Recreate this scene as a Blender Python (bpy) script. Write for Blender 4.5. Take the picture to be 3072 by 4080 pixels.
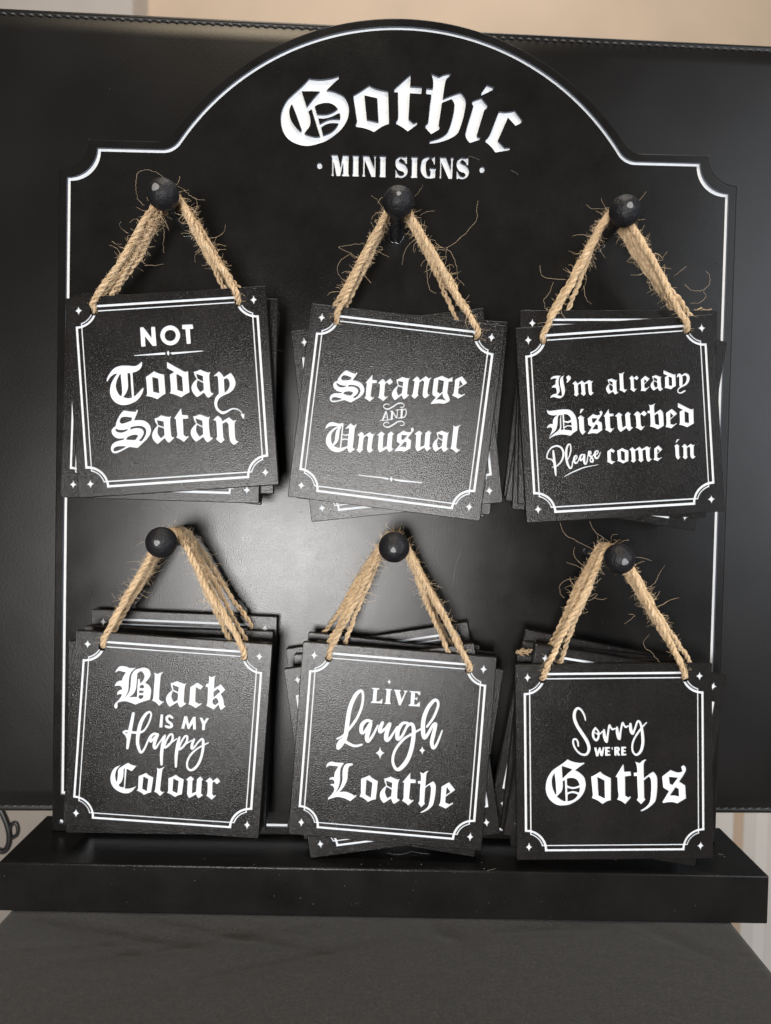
import bpy, math, random
import numpy as np
from mathutils import Vector, Matrix
from mathutils.geometry import delaunay_2d_cdt

for o in list(bpy.data.objects): bpy.data.objects.remove(o)
SC = bpy.context.scene
COL = SC.collection
rnd = random.Random(7)

# ------------------------------------------------------------------ camera
F = 2950.0; CX = 1536.0; CY = 2040.0            # photo is 3072 x 4080
CAM = np.array([-0.00596, -0.35257, 0.16547]); YAW, PIT, ROL = 0.00809, 0.02465, 0.02171
def cam_axes():
    cy, sy = math.cos(YAW), math.sin(YAW)
    fw = np.array([sy*math.cos(PIT), cy*math.cos(PIT), -math.sin(PIT)])
    rt = np.array([cy, -sy, 0.0]); up = np.cross(rt, fw)
    c, s = math.cos(ROL), math.sin(ROL)
    return rt*c + up*s, -rt*s + up*c, fw
RT, UP, FW = cam_axes()
cd = bpy.data.cameras.new('camera'); cam = bpy.data.objects.new('camera', cd); COL.objects.link(cam)
cam.matrix_world = Matrix(((RT[0], UP[0], -FW[0], CAM[0]), (RT[1], UP[1], -FW[1], CAM[1]),
                           (RT[2], UP[2], -FW[2], CAM[2]), (0, 0, 0, 1)))
cd.sensor_fit = 'VERTICAL'; cd.sensor_height = 24.0; cd.lens = F/4080.0*24.0
cd.clip_start = 0.01; cd.clip_end = 20
cd.dof.use_dof = True; cd.dof.focus_distance = 0.328; cd.dof.aperture_fstop = 7.0
SC.camera = cam

def ray(px, py):
    return RT*((px-CX)/F) - UP*((py-CY)/F) + FW
def at(px, py, Y):
    d = ray(px, py); t = (Y-CAM[1])/d[1]; return CAM + d*t

# ------------------------------------------------------------------ light
w = bpy.data.worlds.new('World'); SC.world = w; w.use_nodes = True
w.node_tree.nodes['Background'].inputs[0].default_value = (1.0, 0.95, 0.9, 1)
w.node_tree.nodes['Background'].inputs[1].default_value = 0.07
def area(name, loc, target, size, power, color, shape='DISK', sy=None):
    l = bpy.data.lights.new(name, 'AREA'); l.shape = shape; l.size = size
    if sy: l.size_y = sy
    l.energy = power; l.color = color
    o = bpy.data.objects.new(name, l); COL.objects.link(o); o.location = loc
    o.rotation_euler = (Vector(target)-Vector(loc)).to_track_quat('-Z', 'Y').to_euler()
    return o
area('shop_lamp', (-0.168, -1.0, 0.042), (0, 0, 0.18), 0.28, 12.0, (1.0, 0.98, 0.96))
area('ceiling_lamp', (-0.15, -0.75, 1.5), (0, 0, 0.15), 0.22, 12.0, (1.0, 0.82, 0.58))
area('window_light', (1.05, -0.95, 0.45), (0.1, 0, 0.2), 0.7, 12.0, (0.86, 0.92, 1.0), 'RECTANGLE', 0.9)
area('wall_fill', (0.1, 0.2, 1.7), (0.1, 1.3, 0.2), 1.0, 14.0, (1.0, 0.96, 0.92))  # added unseen fill that brightens the back wall
SC.view_settings.view_transform = 'Standard'; SC.view_settings.look = 'None'
SC.view_settings.exposure = 0.0; SC.view_settings.gamma = 1.0
SC.cycles.max_bounces = 6

# ------------------------------------------------------------------ materials
def mat(name, col, rough=0.5, spec=0.5, metal=0.0):
    m = bpy.data.materials.new(name); m.use_nodes = True
    b = m.node_tree.nodes['Principled BSDF']
    b.inputs['Base Color'].default_value = (*col, 1); b.inputs['Roughness'].default_value = rough
    b.inputs['Specular IOR Level'].default_value = spec; b.inputs['Metallic'].default_value = metal
    return m, m.node_tree, b
def noise(nt, scale, detail=2.0, rough=0.5, coord='Object', sc=None):
    tc = nt.nodes.new('ShaderNodeTexCoord'); n = nt.nodes.new('ShaderNodeTexNoise')
    n.inputs['Scale'].default_value = scale; n.inputs['Detail'].default_value = detail; n.inputs['Roughness'].default_value = rough
    if sc:
        mp = nt.nodes.new('ShaderNodeMapping'); mp.inputs['Scale'].default_value = sc
        nt.links.new(tc.outputs[coord], mp.inputs[0]); nt.links.new(mp.outputs[0], n.inputs['Vector'])
    else: nt.links.new(tc.outputs[coord], n.inputs['Vector'])
    return n
def bump(nt, b, src, strength, dist, prev=None):
    bp = nt.nodes.new('ShaderNodeBump'); bp.inputs['Strength'].default_value = strength; bp.inputs['Distance'].default_value = dist
    nt.links.new(src, bp.inputs['Height'])
    if prev: nt.links.new(prev.outputs[0], bp.inputs['Normal'])
    nt.links.new(bp.outputs[0], b.inputs['Normal']); return bp
def ramp(nt, src, stops):
    r = nt.nodes.new('ShaderNodeValToRGB'); e = r.color_ramp.elements
    while len(e) < len(stops): e.new(0.5)
    for k, (p, c) in enumerate(stops):
        e[k].position = p; e[k].color = (*c, 1)
    nt.links.new(src, r.inputs[0]); return r

def satin(m, ior=1.37, gain=1.0):
    """swap the Principled shader for diffuse + Beckmann gloss (satin paint has no long highlight tails)"""
    nt = m.node_tree; b = nt.nodes['Principled BSDF']
    d = nt.nodes.new('ShaderNodeBsdfDiffuse'); g = nt.nodes.new('ShaderNodeBsdfAnisotropic'); g.distribution = 'BECKMANN'
    fr = nt.nodes.new('ShaderNodeFresnel'); fr.inputs['IOR'].default_value = ior; mx = nt.nodes.new('ShaderNodeMixShader')
    g.inputs['Color'].default_value = (gain, gain, gain, 1)
    def mv(sock, dst, val=True):
        if b.inputs[sock].is_linked:
            for x in dst: nt.links.new(b.inputs[sock].links[0].from_socket, x)
        elif val:
            for x in dst: x.default_value = b.inputs[sock].default_value
    mv('Base Color', [d.inputs['Color']]); mv('Roughness', [g.inputs['Roughness']]); mv('Normal', [d.inputs['Normal'], g.inputs['Normal'], fr.inputs['Normal']], False)
    nt.links.new(fr.outputs[0], mx.inputs[0]); nt.links.new(d.outputs[0], mx.inputs[1]); nt.links.new(g.outputs[0], mx.inputs[2])
    nt.links.new(mx.outputs[0], nt.nodes['Material Output'].inputs[0]); nt.nodes.remove(b)
def panel_mat(name, col, rough, bs, grain, fleck=0.0):
    m, nt, b = mat(name, col, rough, 0.5)
    n1 = noise(nt, grain, 1.0, 0.6); n2 = noise(nt, grain*0.28, 2.0, 0.5)
    p = bump(nt, b, n1.outputs[0], bs, 0.00026); bump(nt, b, n2.outputs[0], bs*0.04, 0.0004, p)
    n3 = noise(nt, 38, 5.0, 0.65)
    r = ramp(nt, n3.outputs[0], [(0.3, tuple(c*0.75 for c in col)), (0.7, tuple(c*1.3 for c in col))])
    n4 = noise(nt, grain*0.8, 2.0, 0.7)
    r4 = ramp(nt, n4.outputs[0], [(0.62, (0, 0, 0)), (0.80, (fleck, fleck*0.9, fleck*0.82))])
    ad = nt.nodes.new('ShaderNodeMix'); ad.data_type = 'RGBA'; ad.blend_type = 'ADD'; ad.inputs[0].default_value = 1
    nt.links.new(r.outputs[0], ad.inputs[6]); nt.links.new(r4.outputs[0], ad.inputs[7]); nt.links.new(ad.outputs[2], b.inputs['Base Color'])
    rr = nt.nodes.new('ShaderNodeMapRange'); rr.inputs[3].default_value = rough*0.80; rr.inputs[4].default_value = rough*1.18
    nt.links.new(n3.outputs[0], rr.inputs[0]); nt.links.new(rr.outputs[0], b.inputs['Roughness'])
    satin(m); return m
M_BOARD = panel_mat('satin_black_paint', (0.0085, 0.0082, 0.008), 0.295, 0.22, 1800, 0.008)
M_SIGN = panel_mat('textured_black_paint', (0.0115, 0.0106, 0.0102), 0.275, 0.40, 2200, 0.05)
M_EDGE, nt, b = mat('dark_cut_edge', (0.007, 0.0065, 0.006), 0.7, 0.3)
def white_paint(name, c):
    m, nt, b = mat(name, c, 0.6, 0.35)
    n = noise(nt, 400, 3, 0.6); r = ramp(nt, n.outputs[0], [(0.28, tuple(x*0.90 for x in c)), (0.5, c)])
    nt.links.new(r.outputs[0], b.inputs['Base Color']); return m
M_WHITE = white_paint('white_print', (0.66, 0.68, 0.70))
M_GROOVE, _, _ = mat('shaded_groove_paint', (0.13, 0.145, 0.18), 0.7, 0.2)  # thin white on the cut sides, darkened blue-grey to hold their shade
M_PEG, nt, b = mat('black_painted_wood', (0.008, 0.008, 0.010), 0.45, 0.32)
n = noise(nt, 330, 4, 0.6, sc=(1, 1, 1)); bump(nt, b, n.outputs[0], 0.9, 0.0010)
n = noise(nt, 120, 3, 0.6); rr = nt.nodes.new('ShaderNodeMapRange'); rr.inputs[3].default_value = 0.40; rr.inputs[4].default_value = 0.60
nt.links.new(n.outputs[0], rr.inputs[0]); nt.links.new(rr.outputs[0], b.inputs['Roughness'])
M_SCAR, nt, b = mat('worn_end_grain', (0.17, 0.17, 0.175), 0.42, 0.6)
n = noise(nt, 900, 3, 0.7); bump(nt, b, n.outputs[0], 0.8, 0.0005)
M_GLUE, _, _ = mat('dried_glue', (0.02, 0.02, 0.022), 0.12, 0.7)

# twine: fibre streaks run along each ply (uv: x round, y along in metres)
M_TWINE, nt, b = mat('jute', (0.5, 0.32, 0.16), 0.85, 0.15)
uv = nt.nodes.new('ShaderNodeUVMap')
mp = nt.nodes.new('ShaderNodeMapping'); mp.inputs['Scale'].default_value = (12, 150, 1)
n = nt.nodes.new('ShaderNodeTexNoise'); n.inputs['Scale'].default_value = 1.6; n.inputs['Detail'].default_value = 4; n.inputs['Roughness'].default_value = 0.65
nt.links.new(uv.outputs[0], mp.inputs[0]); nt.links.new(mp.outputs[0], n.inputs['Vector'])
r = ramp(nt, n.outputs[0], [(0.32, (0.20, 0.12, 0.055)), (0.48, (0.67, 0.465, 0.265)), (0.66, (1.0, 0.85, 0.63))])
oi = nt.nodes.new('ShaderNodeObjectInfo'); hs = nt.nodes.new('ShaderNodeHueSaturation')
v = nt.nodes.new('ShaderNodeMapRange'); v.inputs[3].default_value = 0.98; v.inputs[4].default_value = 1.22
nt.links.new(oi.outputs['Random'], v.inputs[0]); nt.links.new(v.outputs[0], hs.inputs['Value']); nt.links.new(r.outputs[0], hs.inputs['Color'])
nt.links.new(hs.outputs[0], b.inputs['Base Color']); bump(nt, b, n.outputs[0], 1.0, 0.0008)
M_FIBRE, nt, b = mat('loose_fibre', (0.74, 0.56, 0.36), 0.7, 0.2)
M_STRAY, _, _ = mat('stray_fibre', (0.50, 0.39, 0.27), 0.7, 0.2)
M_DUST, _, _ = mat('dust', (0.24, 0.22, 0.2), 0.9, 0.1)

M_LEATHER, nt, b = mat('black_leatherette', (0.022, 0.021, 0.021), 0.37, 0.5)
n1 = noise(nt, 900, 3, 0.6); n2 = noise(nt, 18, 2, 0.5)
p = bump(nt, b, n1.outputs[0], 0.12, 0.0003); bump(nt, b, n2.outputs[0], 0.08, 0.004, p)
r = ramp(nt, n2.outputs[0], [(0.3, (0.0085, 0.008, 0.0078)), (0.7, (0.0125, 0.012, 0.012))]); nt.links.new(r.outputs[0], b.inputs['Base Color']); satin(M_LEATHER, 1.33)
M_THREAD, _, _ = mat('black_thread', (0.055, 0.053, 0.052), 0.4, 0.5)
M_CLOTH, nt, b = mat('stretch_fabric', (0.05, 0.045, 0.038), 0.85, 0.2)
n1 = noise(nt, 1300, 3, 0.7, sc=(1, 2.0, 1)); n2 = noise(nt, 14, 3, 0.6, sc=(1, 2.0, 1)); n3 = noise(nt, 1100, 3, 0.85)
p = bump(nt, b, n1.outputs[0], 0.7, 0.0004); bump(nt, b, n2.outputs[0], 0.2, 0.004, p)
r = ramp(nt, n3.outputs[0], [(0.30, (0.010, 0.0095, 0.009)), (0.5, (0.0185, 0.0173, 0.0155)), (0.68, (0.046, 0.043, 0.038))]); nt.links.new(r.outputs[0], b.inputs['Base Color'])
b.inputs['Sheen Weight'].default_value = 0.25; b.inputs['Sheen Roughness'].default_value = 0.5

def wall_mat(name, col):
    m, nt, b = mat(name, col, 0.8, 0.2); n = noise(nt, 6, 3, 0.5)
    r = ramp(nt, n.outputs[0], [(0.3, tuple(c*0.93 for c in col)), (0.7, tuple(c*1.05 for c in col))])
    nt.links.new(r.outputs[0], b.inputs['Base Color']); return m
M_BEIGE = wall_mat('beige_paint', (0.56, 0.445, 0.335)); M_GREY = wall_mat('grey_paint', (0.50, 0.46, 0.425))
M_PALE = wall_mat('pale_laminate', (0.78, 0.75, 0.71)); M_OAK = wall_mat('oak_trim', (0.60, 0.46, 0.34)); M_PALE2 = wall_mat('pale_laminate_warm', (0.72, 0.685, 0.64))
M_IRON, _, _ = mat('black_iron', (0.012, 0.012, 0.012), 0.4, 0.5)

# ------------------------------------------------------------------ object helpers
def mesh_obj(name, verts, faces, mats, parent=None, midx=None, smooth=False, uvs=None):
    me = bpy.data.meshes.new(name); me.from_pydata([tuple(map(float, v)) for v in verts], [], faces)
    for m in (mats if isinstance(mats, (list, tuple)) else [mats]): me.materials.append(m)
    if midx is not None: me.polygons.foreach_set('material_index', midx)
    if smooth: me.polygons.foreach_set('use_smooth', [True]*len(me.polygons))
    if uvs is not None:
        l = me.uv_layers.new(name='UVMap'); li = np.empty(len(me.loops), dtype=np.int32); me.loops.foreach_get('vertex_index', li)
        l.data.foreach_set('uv', np.asarray(uvs, dtype=np.float32)[li].ravel())
    me.update()
    o = bpy.data.objects.new(name, me); COL.objects.link(o)
    if parent: o.parent = parent
    return o
def empty(name, M, label, cat, group=None):
    o = bpy.data.objects.new(name, None); COL.objects.link(o); o.matrix_world = M; o.empty_display_size = 0.02
    o['label'] = label; o['category'] = cat
    if group: o['group'] = group
    return o
def tag(o, label, cat, group=None):
    o['label'] = label; o['category'] = cat
    if group: o['group'] = group
def box(name, x0, x1, y0, y1, z0, z1, m, parent=None, bev=0.0, seg=2):
    import bmesh
    bm = bmesh.new(); bmesh.ops.create_cube(bm, size=1)
    for v in bm.verts: v.co = Vector(((x0+x1)/2+v.co.x*(x1-x0), (y0+y1)/2+v.co.y*(y1-y0), (z0+z1)/2+v.co.z*(z1-z0)))
    if bev: bmesh.ops.bevel(bm, geom=bm.edges[:], offset=bev, segments=seg, affect='EDGES', profile=0.5)
    me = bpy.data.meshes.new(name); bm.to_mesh(me); bm.free(); me.materials.append(m)
    o = bpy.data.objects.new(name, me); COL.objects.link(o)
    if parent: o.parent = parent
    return o
def tube(verts, faces, path, rad, sides=8, uvs=None, v0=0.0, cap=True):
    """append a tube along path (Nx3) with radii"""
    P = np.asarray(path, float); n = len(P); rad = np.broadcast_to(rad, n)
    T = np.gradient(P, axis=0); T /= (np.linalg.norm(T, axis=1)[:, None]+1e-12)
    N = np.cross(T[0], [0, 1, 0.02]); N /= np.linalg.norm(N)+1e-12
    base = len(verts); L = v0
    ang = np.linspace(0, 2*math.pi, sides, endpoint=False)
    for i in range(n):
        N = N - T[i]*(N@T[i]); N /= np.linalg.norm(N)+1e-12; B = np.cross(T[i], N)
        if i: L += np.linalg.norm(P[i]-P[i-1])
        for a in ang:
            verts.append(P[i]+rad[i]*(N*math.cos(a)+B*math.sin(a)))
            if uvs is not None: uvs.append((abs(a/math.pi-1), L))
    for i in range(n-1):
        for k in range(sides):
            a = base+i*sides+k; b_ = base+i*sides+(k+1) % sides
            faces.append((a, b_, b_+sides, a+sides))
    if cap:
        faces.append(tuple(base+k for k in range(sides))[::-1]); faces.append(tuple(base+(n-1)*sides+k for k in range(sides)))

# ------------------------------------------------------------------ lettering data, traced in crops of the photograph
CROPS = dict(T1=(1100,280,5.553),T2=(1390,280,5.374),T3=(1680,280,3.967),T4=(1250,600,4.76),T5=(1560,600,4.272),
 A1=(410,1420,6.664),A2=(640,1430,4.76),A3=(420,1610,5.95),A4=(680,1610,5.553),A5=(520,1270,5.206),
 B1=(1300,1460,5.553),B2=(1550,1470,5.048),B3=(1285,1670,5.553),B4=(1540,1680,5.374),B5=(1500,1590,11.9),B6=(1100,1150,1.666),
 C1=(2180,1470,5.553),C2=(2170,1600,5.374),C3=(2460,1590,5.206),C4=(2160,1750,6.408),C5=(2400,1740,4.165),C6=(2400,1460,2.644),
 D1=(440,2640,6.942),D2=(650,2660,6.17),D3=(470,2820,4.384),D4=(420,3020,3.545),
 E1=(1320,2690,3.622),E2=(1290,3020,3.085),F1=(2260,2800,4.9),F2=(2150,3000,2.731))
GLY = {
'G':('T1',"735,215 900,235c 1050,232c 1240,205c 1380,155 1395,185 1240,320c 1080,485 1180,480c 1330,520c 1500,610c 1590,760c 1610,900c 1580,1080c 1480,1260c 1330,1410c 1130,1550c 950,1620c 750,1668c 560,1660c 370,1590c 230,1480c 140,1320c 108,1150c 115,1000c 160,850c 250,690c 370,570c 560,400c 650,310c",
 "562,465 790,462c 1000,470 860,620c 685,840","348,745 440,970 572,1340 555,1385 450,1290c 350,1150c 300,1010c 292,900c 315,810c","782,855 978,1490 860,1500c 740,1470c 615,1425 660,1350c 735,1250c 760,1160c 750,1040c 710,920",
 "850,805 960,745c 1130,718c 1270,760c 1380,870 1300,930c 1200,980c 1090,1005c 910,1000","930,1065 1080,1065c 1220,1030c 1405,940 1420,1030c 1415,1110 1300,1105c 1160,1120c 970,1215","995,1270 1100,1200c 1240,1168c 1390,1180 1340,1280c 1230,1390c 1045,1470"),
'o':('T2',"92,570 220,500c 435,355 600,430c 838,478 850,800 858,1150 720,1200c 540,1322 350,1245c 135,1210 175,1120c 165,1040 130,800","330,535 605,595 635,1140 385,1085"),
't':('T2',"1320,120 1310,375 1560,390 1552,505 1305,490 1272,1070 1385,1165 1450,1130 1468,1160 1262,1308 1120,1205c 990,1140 1050,1050c 1050,700 1050,475 968,470 965,440 1130,290c"),
'h':('T3',"135,65 200,95c 275,130 360,90c 440,78c 465,90 400,130c 370,200c 330,475 470,420c 607,375 660,430c 695,520c 660,740 600,930c 545,1020c 400,1100c 250,1145c 118,1160 125,1138 280,1090c 390,1020c 440,920c 490,750 520,560c 505,500c 470,455 320,515 265,880 287,930 152,1008 50,900 100,850 130,560 155,385 68,375 70,305 172,315 183,200c 170,120c"),
'i':('T3',"940,458 1042,590 990,630 865,1040 885,1075c 930,1075 925,1095 762,1148 710,1080c 692,1000c 820,570 785,515"),
'idot':('T3',"1025,255 1150,300 945,398 935,385"),
'c':('T3',"1215,672 1340,682c 1465,660 1588,825 1485,878 1365,745 1195,1130 1305,1245 1392,1240 1390,1262 1165,1298 1090,1200c 995,1125 1060,1060c 1120,920"),
'Ms':('T4',"325,100 455,100 510,330 550,105 682,115 680,135 660,135 655,460 675,465 672,488 530,485 532,460 557,455 560,215 500,482 430,480 375,200 370,455 388,465 386,482 320,480 320,460 345,455 350,130 325,115"),
'I1':('T4',"730,112 870,115 870,135 848,140 845,465 862,472 862,492 722,488 722,468 742,462 748,140 730,130"),
'N1':('T4',"915,115 1050,120 1145,345 1148,140 1125,135 1125,118 1198,120 1196,140 1172,145 1168,500 1095,498 968,180 962,465 978,475 976,495 908,492 908,472 928,466 938,140 915,132"),
'I2':('T4',"1240,122 1385,128 1383,148 1363,152 1358,485 1378,492 1376,508 1234,502 1234,484 1255,478 1262,150 1240,142"),
'S1':('T5',"150,118c 220,128c 248,112 262,112 262,225 240,225 205,160c 155,140c 120,180c 150,215c 230,260c 275,350c 240,430c 170,465c 100,452c 80,462 65,460 62,330 75,335 110,410c 165,440c 215,410c 200,360c 120,330c 68,250c 75,170c"),
'I3':('T5',"325,125 455,128 455,148 435,150 430,440 445,448 443,465 320,462 320,445 342,438 348,150 325,145"),
'G1':('T5',"620,125c 690,140c 722,122 738,118 735,240 725,240 690,165c 640,145c 590,200c 580,300c 600,420c 635,450c 658,430 662,345 642,335 642,315 760,320 758,340 742,345 740,468 725,465 640,475c 560,450c 505,370c 495,280c 530,165c"),
'N2':('T5',"808,130 925,135 1005,345 1012,160 998,150 1000,135 1058,140 1055,160 1042,165 1030,480 970,480 845,190 842,455 858,462 858,475 803,475 803,460 820,455 828,155 808,148"),
'T':('A1',"1020,145 1043,165 1035,240c 990,330c 900,395c 785,430 828,1070 930,980c 1020,880c 1068,830 1083,850 1060,940c 1000,1060c 900,1170c 750,1250c 600,1290c 450,1283c 330,1220c 240,1120c 195,1000c 190,880c 220,730c 290,590c 385,455 280,480c 190,560c 125,665 95,655 130,540c 220,400c 330,300c 480,252c 640,245c 850,258c 950,215c",
 "470,445 515,930c 505,1010c 480,1060 420,1000c 360,880c 345,760c 370,640c 420,530c","652,440 728,448 772,1098 660,1110c 535,1080 600,1000c 655,880c 668,780c"),
'o1':('A1',"1150,545 1260,470c 1360,395 1480,450c 1625,480 1660,990 1560,1050c 1445,1138 1300,1080c 1145,1050 1175,985c 1165,780c 1145,570","1310,545 1470,590 1500,980 1335,940"),
'd':('A2',"120,55 300,160c 470,250 520,228 530,420 548,635 460,680c 388,730 280,680c 170,650 195,600c 175,300 260,250 125,175","318,288 408,345 428,620 318,590 298,300"),
'a':('A2',"625,243 680,235c 750,202 830,235c 905,260 948,248 925,300c 925,400c 945,600c 960,640c 1000,650 1000,670 910,738 870,710c 825,635 690,728 620,650c 585,560c 610,470c 685,385 650,320","672,280 800,325 808,430 700,375","698,405 812,460 820,585 755,632 705,560c 685,500c"),
'y':('A2',"1108,235 1170,300c 1195,350 1330,265 1390,350c 1420,450c 1390,560c 1310,640c 1200,690c 1110,750c 1075,830c 1085,920c 1150,985c 1220,990c 1340,940c 1430,935c 1510,975c 1555,1045 1590,1040 1580,1138 1562,1135 1512,1050 1540,1050 1490,990c 1420,960c 1350,965c 1230,1035c 1150,1040c 1060,970c 1018,860c 1035,750c 1105,660 1098,500 1085,350c 1050,320c 1025,340 1010,320","1258,362 1300,420c 1310,500c 1280,580c 1215,645 1205,500 1200,385"),
'S':('A3',"445,150 600,175c 715,185 745,130 775,150 680,388 800,378c 920,395c 1030,470c 1080,590c 1060,710c 990,820c 900,910c 762,1038 570,1015 480,1060c 350,1130c 240,1168c 160,1140c 130,1050c 170,950c 260,890c 380,855c 435,845 450,805 380,815c 280,810c 190,750c 145,660c 165,590c 245,520 265,420c 320,300c 390,200c",
 "340,390c 380,320c 480,298c 640,328 615,390 520,430c 400,465c 350,440c","245,575 300,605c 400,612c 535,592 515,630 400,675c 300,668c 245,625c","600,550 720,520c 870,525c 960,600c 965,700c 920,800c 860,880 785,865 860,790c 910,680c 870,595c 770,568c 680,575c 585,610",
 "515,785 600,745c 700,722c 770,745c 750,800c 710,852 600,852c 490,842","190,1080c 220,1030c 310,998c 490,1000 440,1040c 340,1090c 230,1122c 195,1105c"),
't1':('A4',"230,90 250,240 380,245 392,320 268,325 285,680 350,725 385,705 402,725 288,838 210,780c 120,740 150,680c 135,560c 115,330 75,320"),
'n':('A4',"1042,255 1110,310c 1145,385 1290,290 1385,370 1440,352 1455,375 1415,430c 1425,720c 1450,800c 1505,820 1500,835 1400,905 1330,840c 1300,740c 1278,440 1225,390 1145,435 1165,745 1195,785 1110,870 1000,770 1030,725 1010,400c 985,360c 960,370 945,345"),
'N':('A5',"200,180 270,178 440,400 428,172 508,168 540,560 460,565 300,365 310,572 225,578"),
'O':('A5',"825,138c 970,200c 1030,345c 970,490c 825,552c 680,490c 618,345c 680,200c","825,230c 908,262c 942,345c 908,430c 825,464c 742,430c 708,345c 742,262c"),
'Tn':('A5',"1070,128 1290,118 1302,205 1230,212 1250,515 1168,522 1140,215 1075,215"),
'r':('B1',"1248,275 1300,320c 1305,355 1415,265 1478,340 1398,410 1345,355 1300,385 1278,640 1310,680 1355,655 1362,672 1258,768 1200,720c 1132,685 1168,650c 1190,400c 1160,380 1148,362"),
'g':('B2',"1068,138 1200,200 1278,165 1275,255 1200,250 1170,480 1215,590c 1210,650c 1100,702 1000,690c 850,705 838,690 945,570 880,525 870,480 905,200","995,212 1105,240 1075,460 1020,498 968,460","1075,490 1090,560c 1150,635 1040,612c 945,618"),
'e':('B2',"1468,145 1575,280 1398,390 1388,490 1460,525 1520,498 1530,515 1390,595 1330,560c 1262,530 1300,480c 1330,215","1425,222 1488,315 1402,362"),
'U':('B3',"62,230 80,150c 140,85c 220,65c 350,95c 400,95 440,80 468,100 445,325 515,340c 580,325 592,210 570,195 520,222 505,205 620,92 700,150 740,110 762,125 715,200 690,450 670,620 680,650 715,645 718,665 608,748 570,710c 548,635 460,690c 380,725c 290,730c 180,680c 100,580c 72,480c 90,380c 150,290c 250,200c 350,155 250,150c 180,155c 120,180c",
 "360,180 300,270c 280,400c 270,470c 225,562 195,490c 190,400c 220,290c","435,135 378,632 310,620c 245,588 320,520c 360,430c 385,250c","440,350 510,368c 572,355 565,440 500,428c 435,438","430,465 490,458c 560,470 550,595 480,620c 412,632"),
'u':('B3',"1310,268 1382,330 1345,370 1330,640 1420,600 1445,350 1440,335 1520,268 1582,325 1550,360 1530,620 1545,650 1572,650 1570,665 1470,735 1430,670 1425,650 1270,738 1225,660c 1230,560c 1245,370 1220,360 1208,345"),
's':('B4',"365,190 460,225c 530,210 520,150 560,128c 583,160c 570,210c 455,348 530,400 510,575 375,645 290,625c 175,640 172,625 290,480 220,430 230,280","325,282 450,295 355,395 318,375","390,425 432,448 418,552 355,538c 288,540"),
'l':('B4',"1415,75 1480,108 1585,70 1585,90 1540,150c 1492,555 1545,600 1580,590 1580,605 1490,672 1430,610c 1358,575 1385,530c 1410,330c 1432,140c"),
'I':('C1',"75,238 95,190c 160,155c 302,150 265,205c 250,300c 272,420c 278,500c 222,572 280,595c 325,590c 322,500c 295,380c 285,260c 310,180c 385,143 352,200c 368,320c 395,470c 370,580c 300,645c 220,640c 140,620c 72,648 85,600c 140,560c 205,545c 212,480c 185,415c 98,415 130,370c 185,340c 190,260c 220,210 140,212c"),
'ap':('C1',"472,135 525,180 515,230c 445,308 425,295 450,245 418,185"),
'm':('C1',"625,265 665,310 675,325 770,255 825,310 925,245 980,275 1012,262 985,320 990,490c 1010,520 1040,520 965,588 925,540c 905,330 890,315 832,345 845,520 858,545 808,598 748,548 765,510 750,340 735,320 680,355 685,530 702,550 650,610 593,570 612,535 598,350 575,335 565,318"),
'D':('C2',"48,172 100,200c 250,185c 430,165c 560,190c 650,290c 690,430c 697,620 620,670c 555,732 450,710c 330,705c 200,740c 100,798 92,782 200,690c 290,620c 330,540c 328,400c 345,275 285,330c 275,480c 240,610c 150,700c 95,755 150,640c 162,580c 120,548c 50,572 75,510c 130,480c 178,485 180,400c 220,330c 285,288 170,295c 80,265c 48,200c",
 "352,300 380,270 402,605 345,605 358,540c 352,400c","412,270 480,275c 540,320c 570,385 490,420c 418,405","420,440 500,460c 572,435 582,518 500,505c 422,540","425,572 500,530c 582,550 588,625 500,608c 425,605"),
'i1':('C2',"775,292 850,345 835,370 848,600 860,635 890,635 812,712 765,650 748,600 735,390 712,345"),
'i1dot':('C2',"775,162 845,158 765,258 752,245"),
'b':('C3',"632,110 700,128 790,88 760,150c 768,300 890,215 940,270c 950,330c 960,555 835,628 760,590c 670,568 690,520c 680,295 625,290 625,245 672,240 668,150c","835,295 855,330 870,545 785,515 765,345"),
'B':('D1',"120,285 180,180c 250,110c 330,95c 450,115c 540,150c 705,145 640,200c 560,290c 520,430c 505,620c 490,780c 410,950c 350,1012 440,930c 520,800c 550,700c 565,500c 590,330c 680,210c 800,165c 930,140c 1050,180c 1110,290c 1080,410c 955,562 1060,620c 1120,730c 1115,880c 1090,1025 900,1080c 695,1160 560,1110c 430,1070c 280,1080c 200,1120c 195,1230c 150,1270c 105,1220c 130,1130c 230,1030c 300,930c 315,880c 250,870c 190,900 205,800c 325,740 320,690c 260,640c 180,640c 110,650 170,550c 250,505c 320,495 345,400c 400,310c 430,270 340,250c 240,225c",
 "750,290 840,232 900,270c 945,380c 900,500c 820,575 812,450 765,448 750,600 735,950 640,950c 510,958 640,860c 700,740c 725,560c 735,400c","805,690 820,650c 880,612c 930,650c 930,695 870,712c","795,770 920,778 912,845 790,838","785,905 850,898 915,905 905,975 835,1008 780,980"),
'c1':('D2',"850,368 980,460 920,545 805,475 785,830 875,890 945,875 955,890 795,998 700,930c 600,895 640,850c 665,480"),
'k':('D2',"1100,195 1190,235 1315,185 1268,250c 1250,520 1420,410 1530,545 1415,650 1470,760c 1500,920c 1520,945 1550,940 1425,1045 1390,990c 1368,910 1240,1030 1150,980c 1050,930 1085,870c 1100,485 1045,470 1055,400 1115,395 1130,260c","1345,520 1405,590 1240,735 1240,595","1300,740 1350,800c 1360,860 1280,922 1215,880 1220,790"),
'Is':('D3',"745,115 790,118 775,345 722,340"),
'M':('D3',"1160,145 1210,150 1240,290 1310,160 1355,155 1362,380 1312,378 1312,270 1245,370 1218,370 1185,250 1155,368 1105,362"),
'Y':('D3',"1425,168 1475,175 1505,240 1545,180 1590,182 1525,290 1515,390 1468,388 1475,290"),
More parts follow.
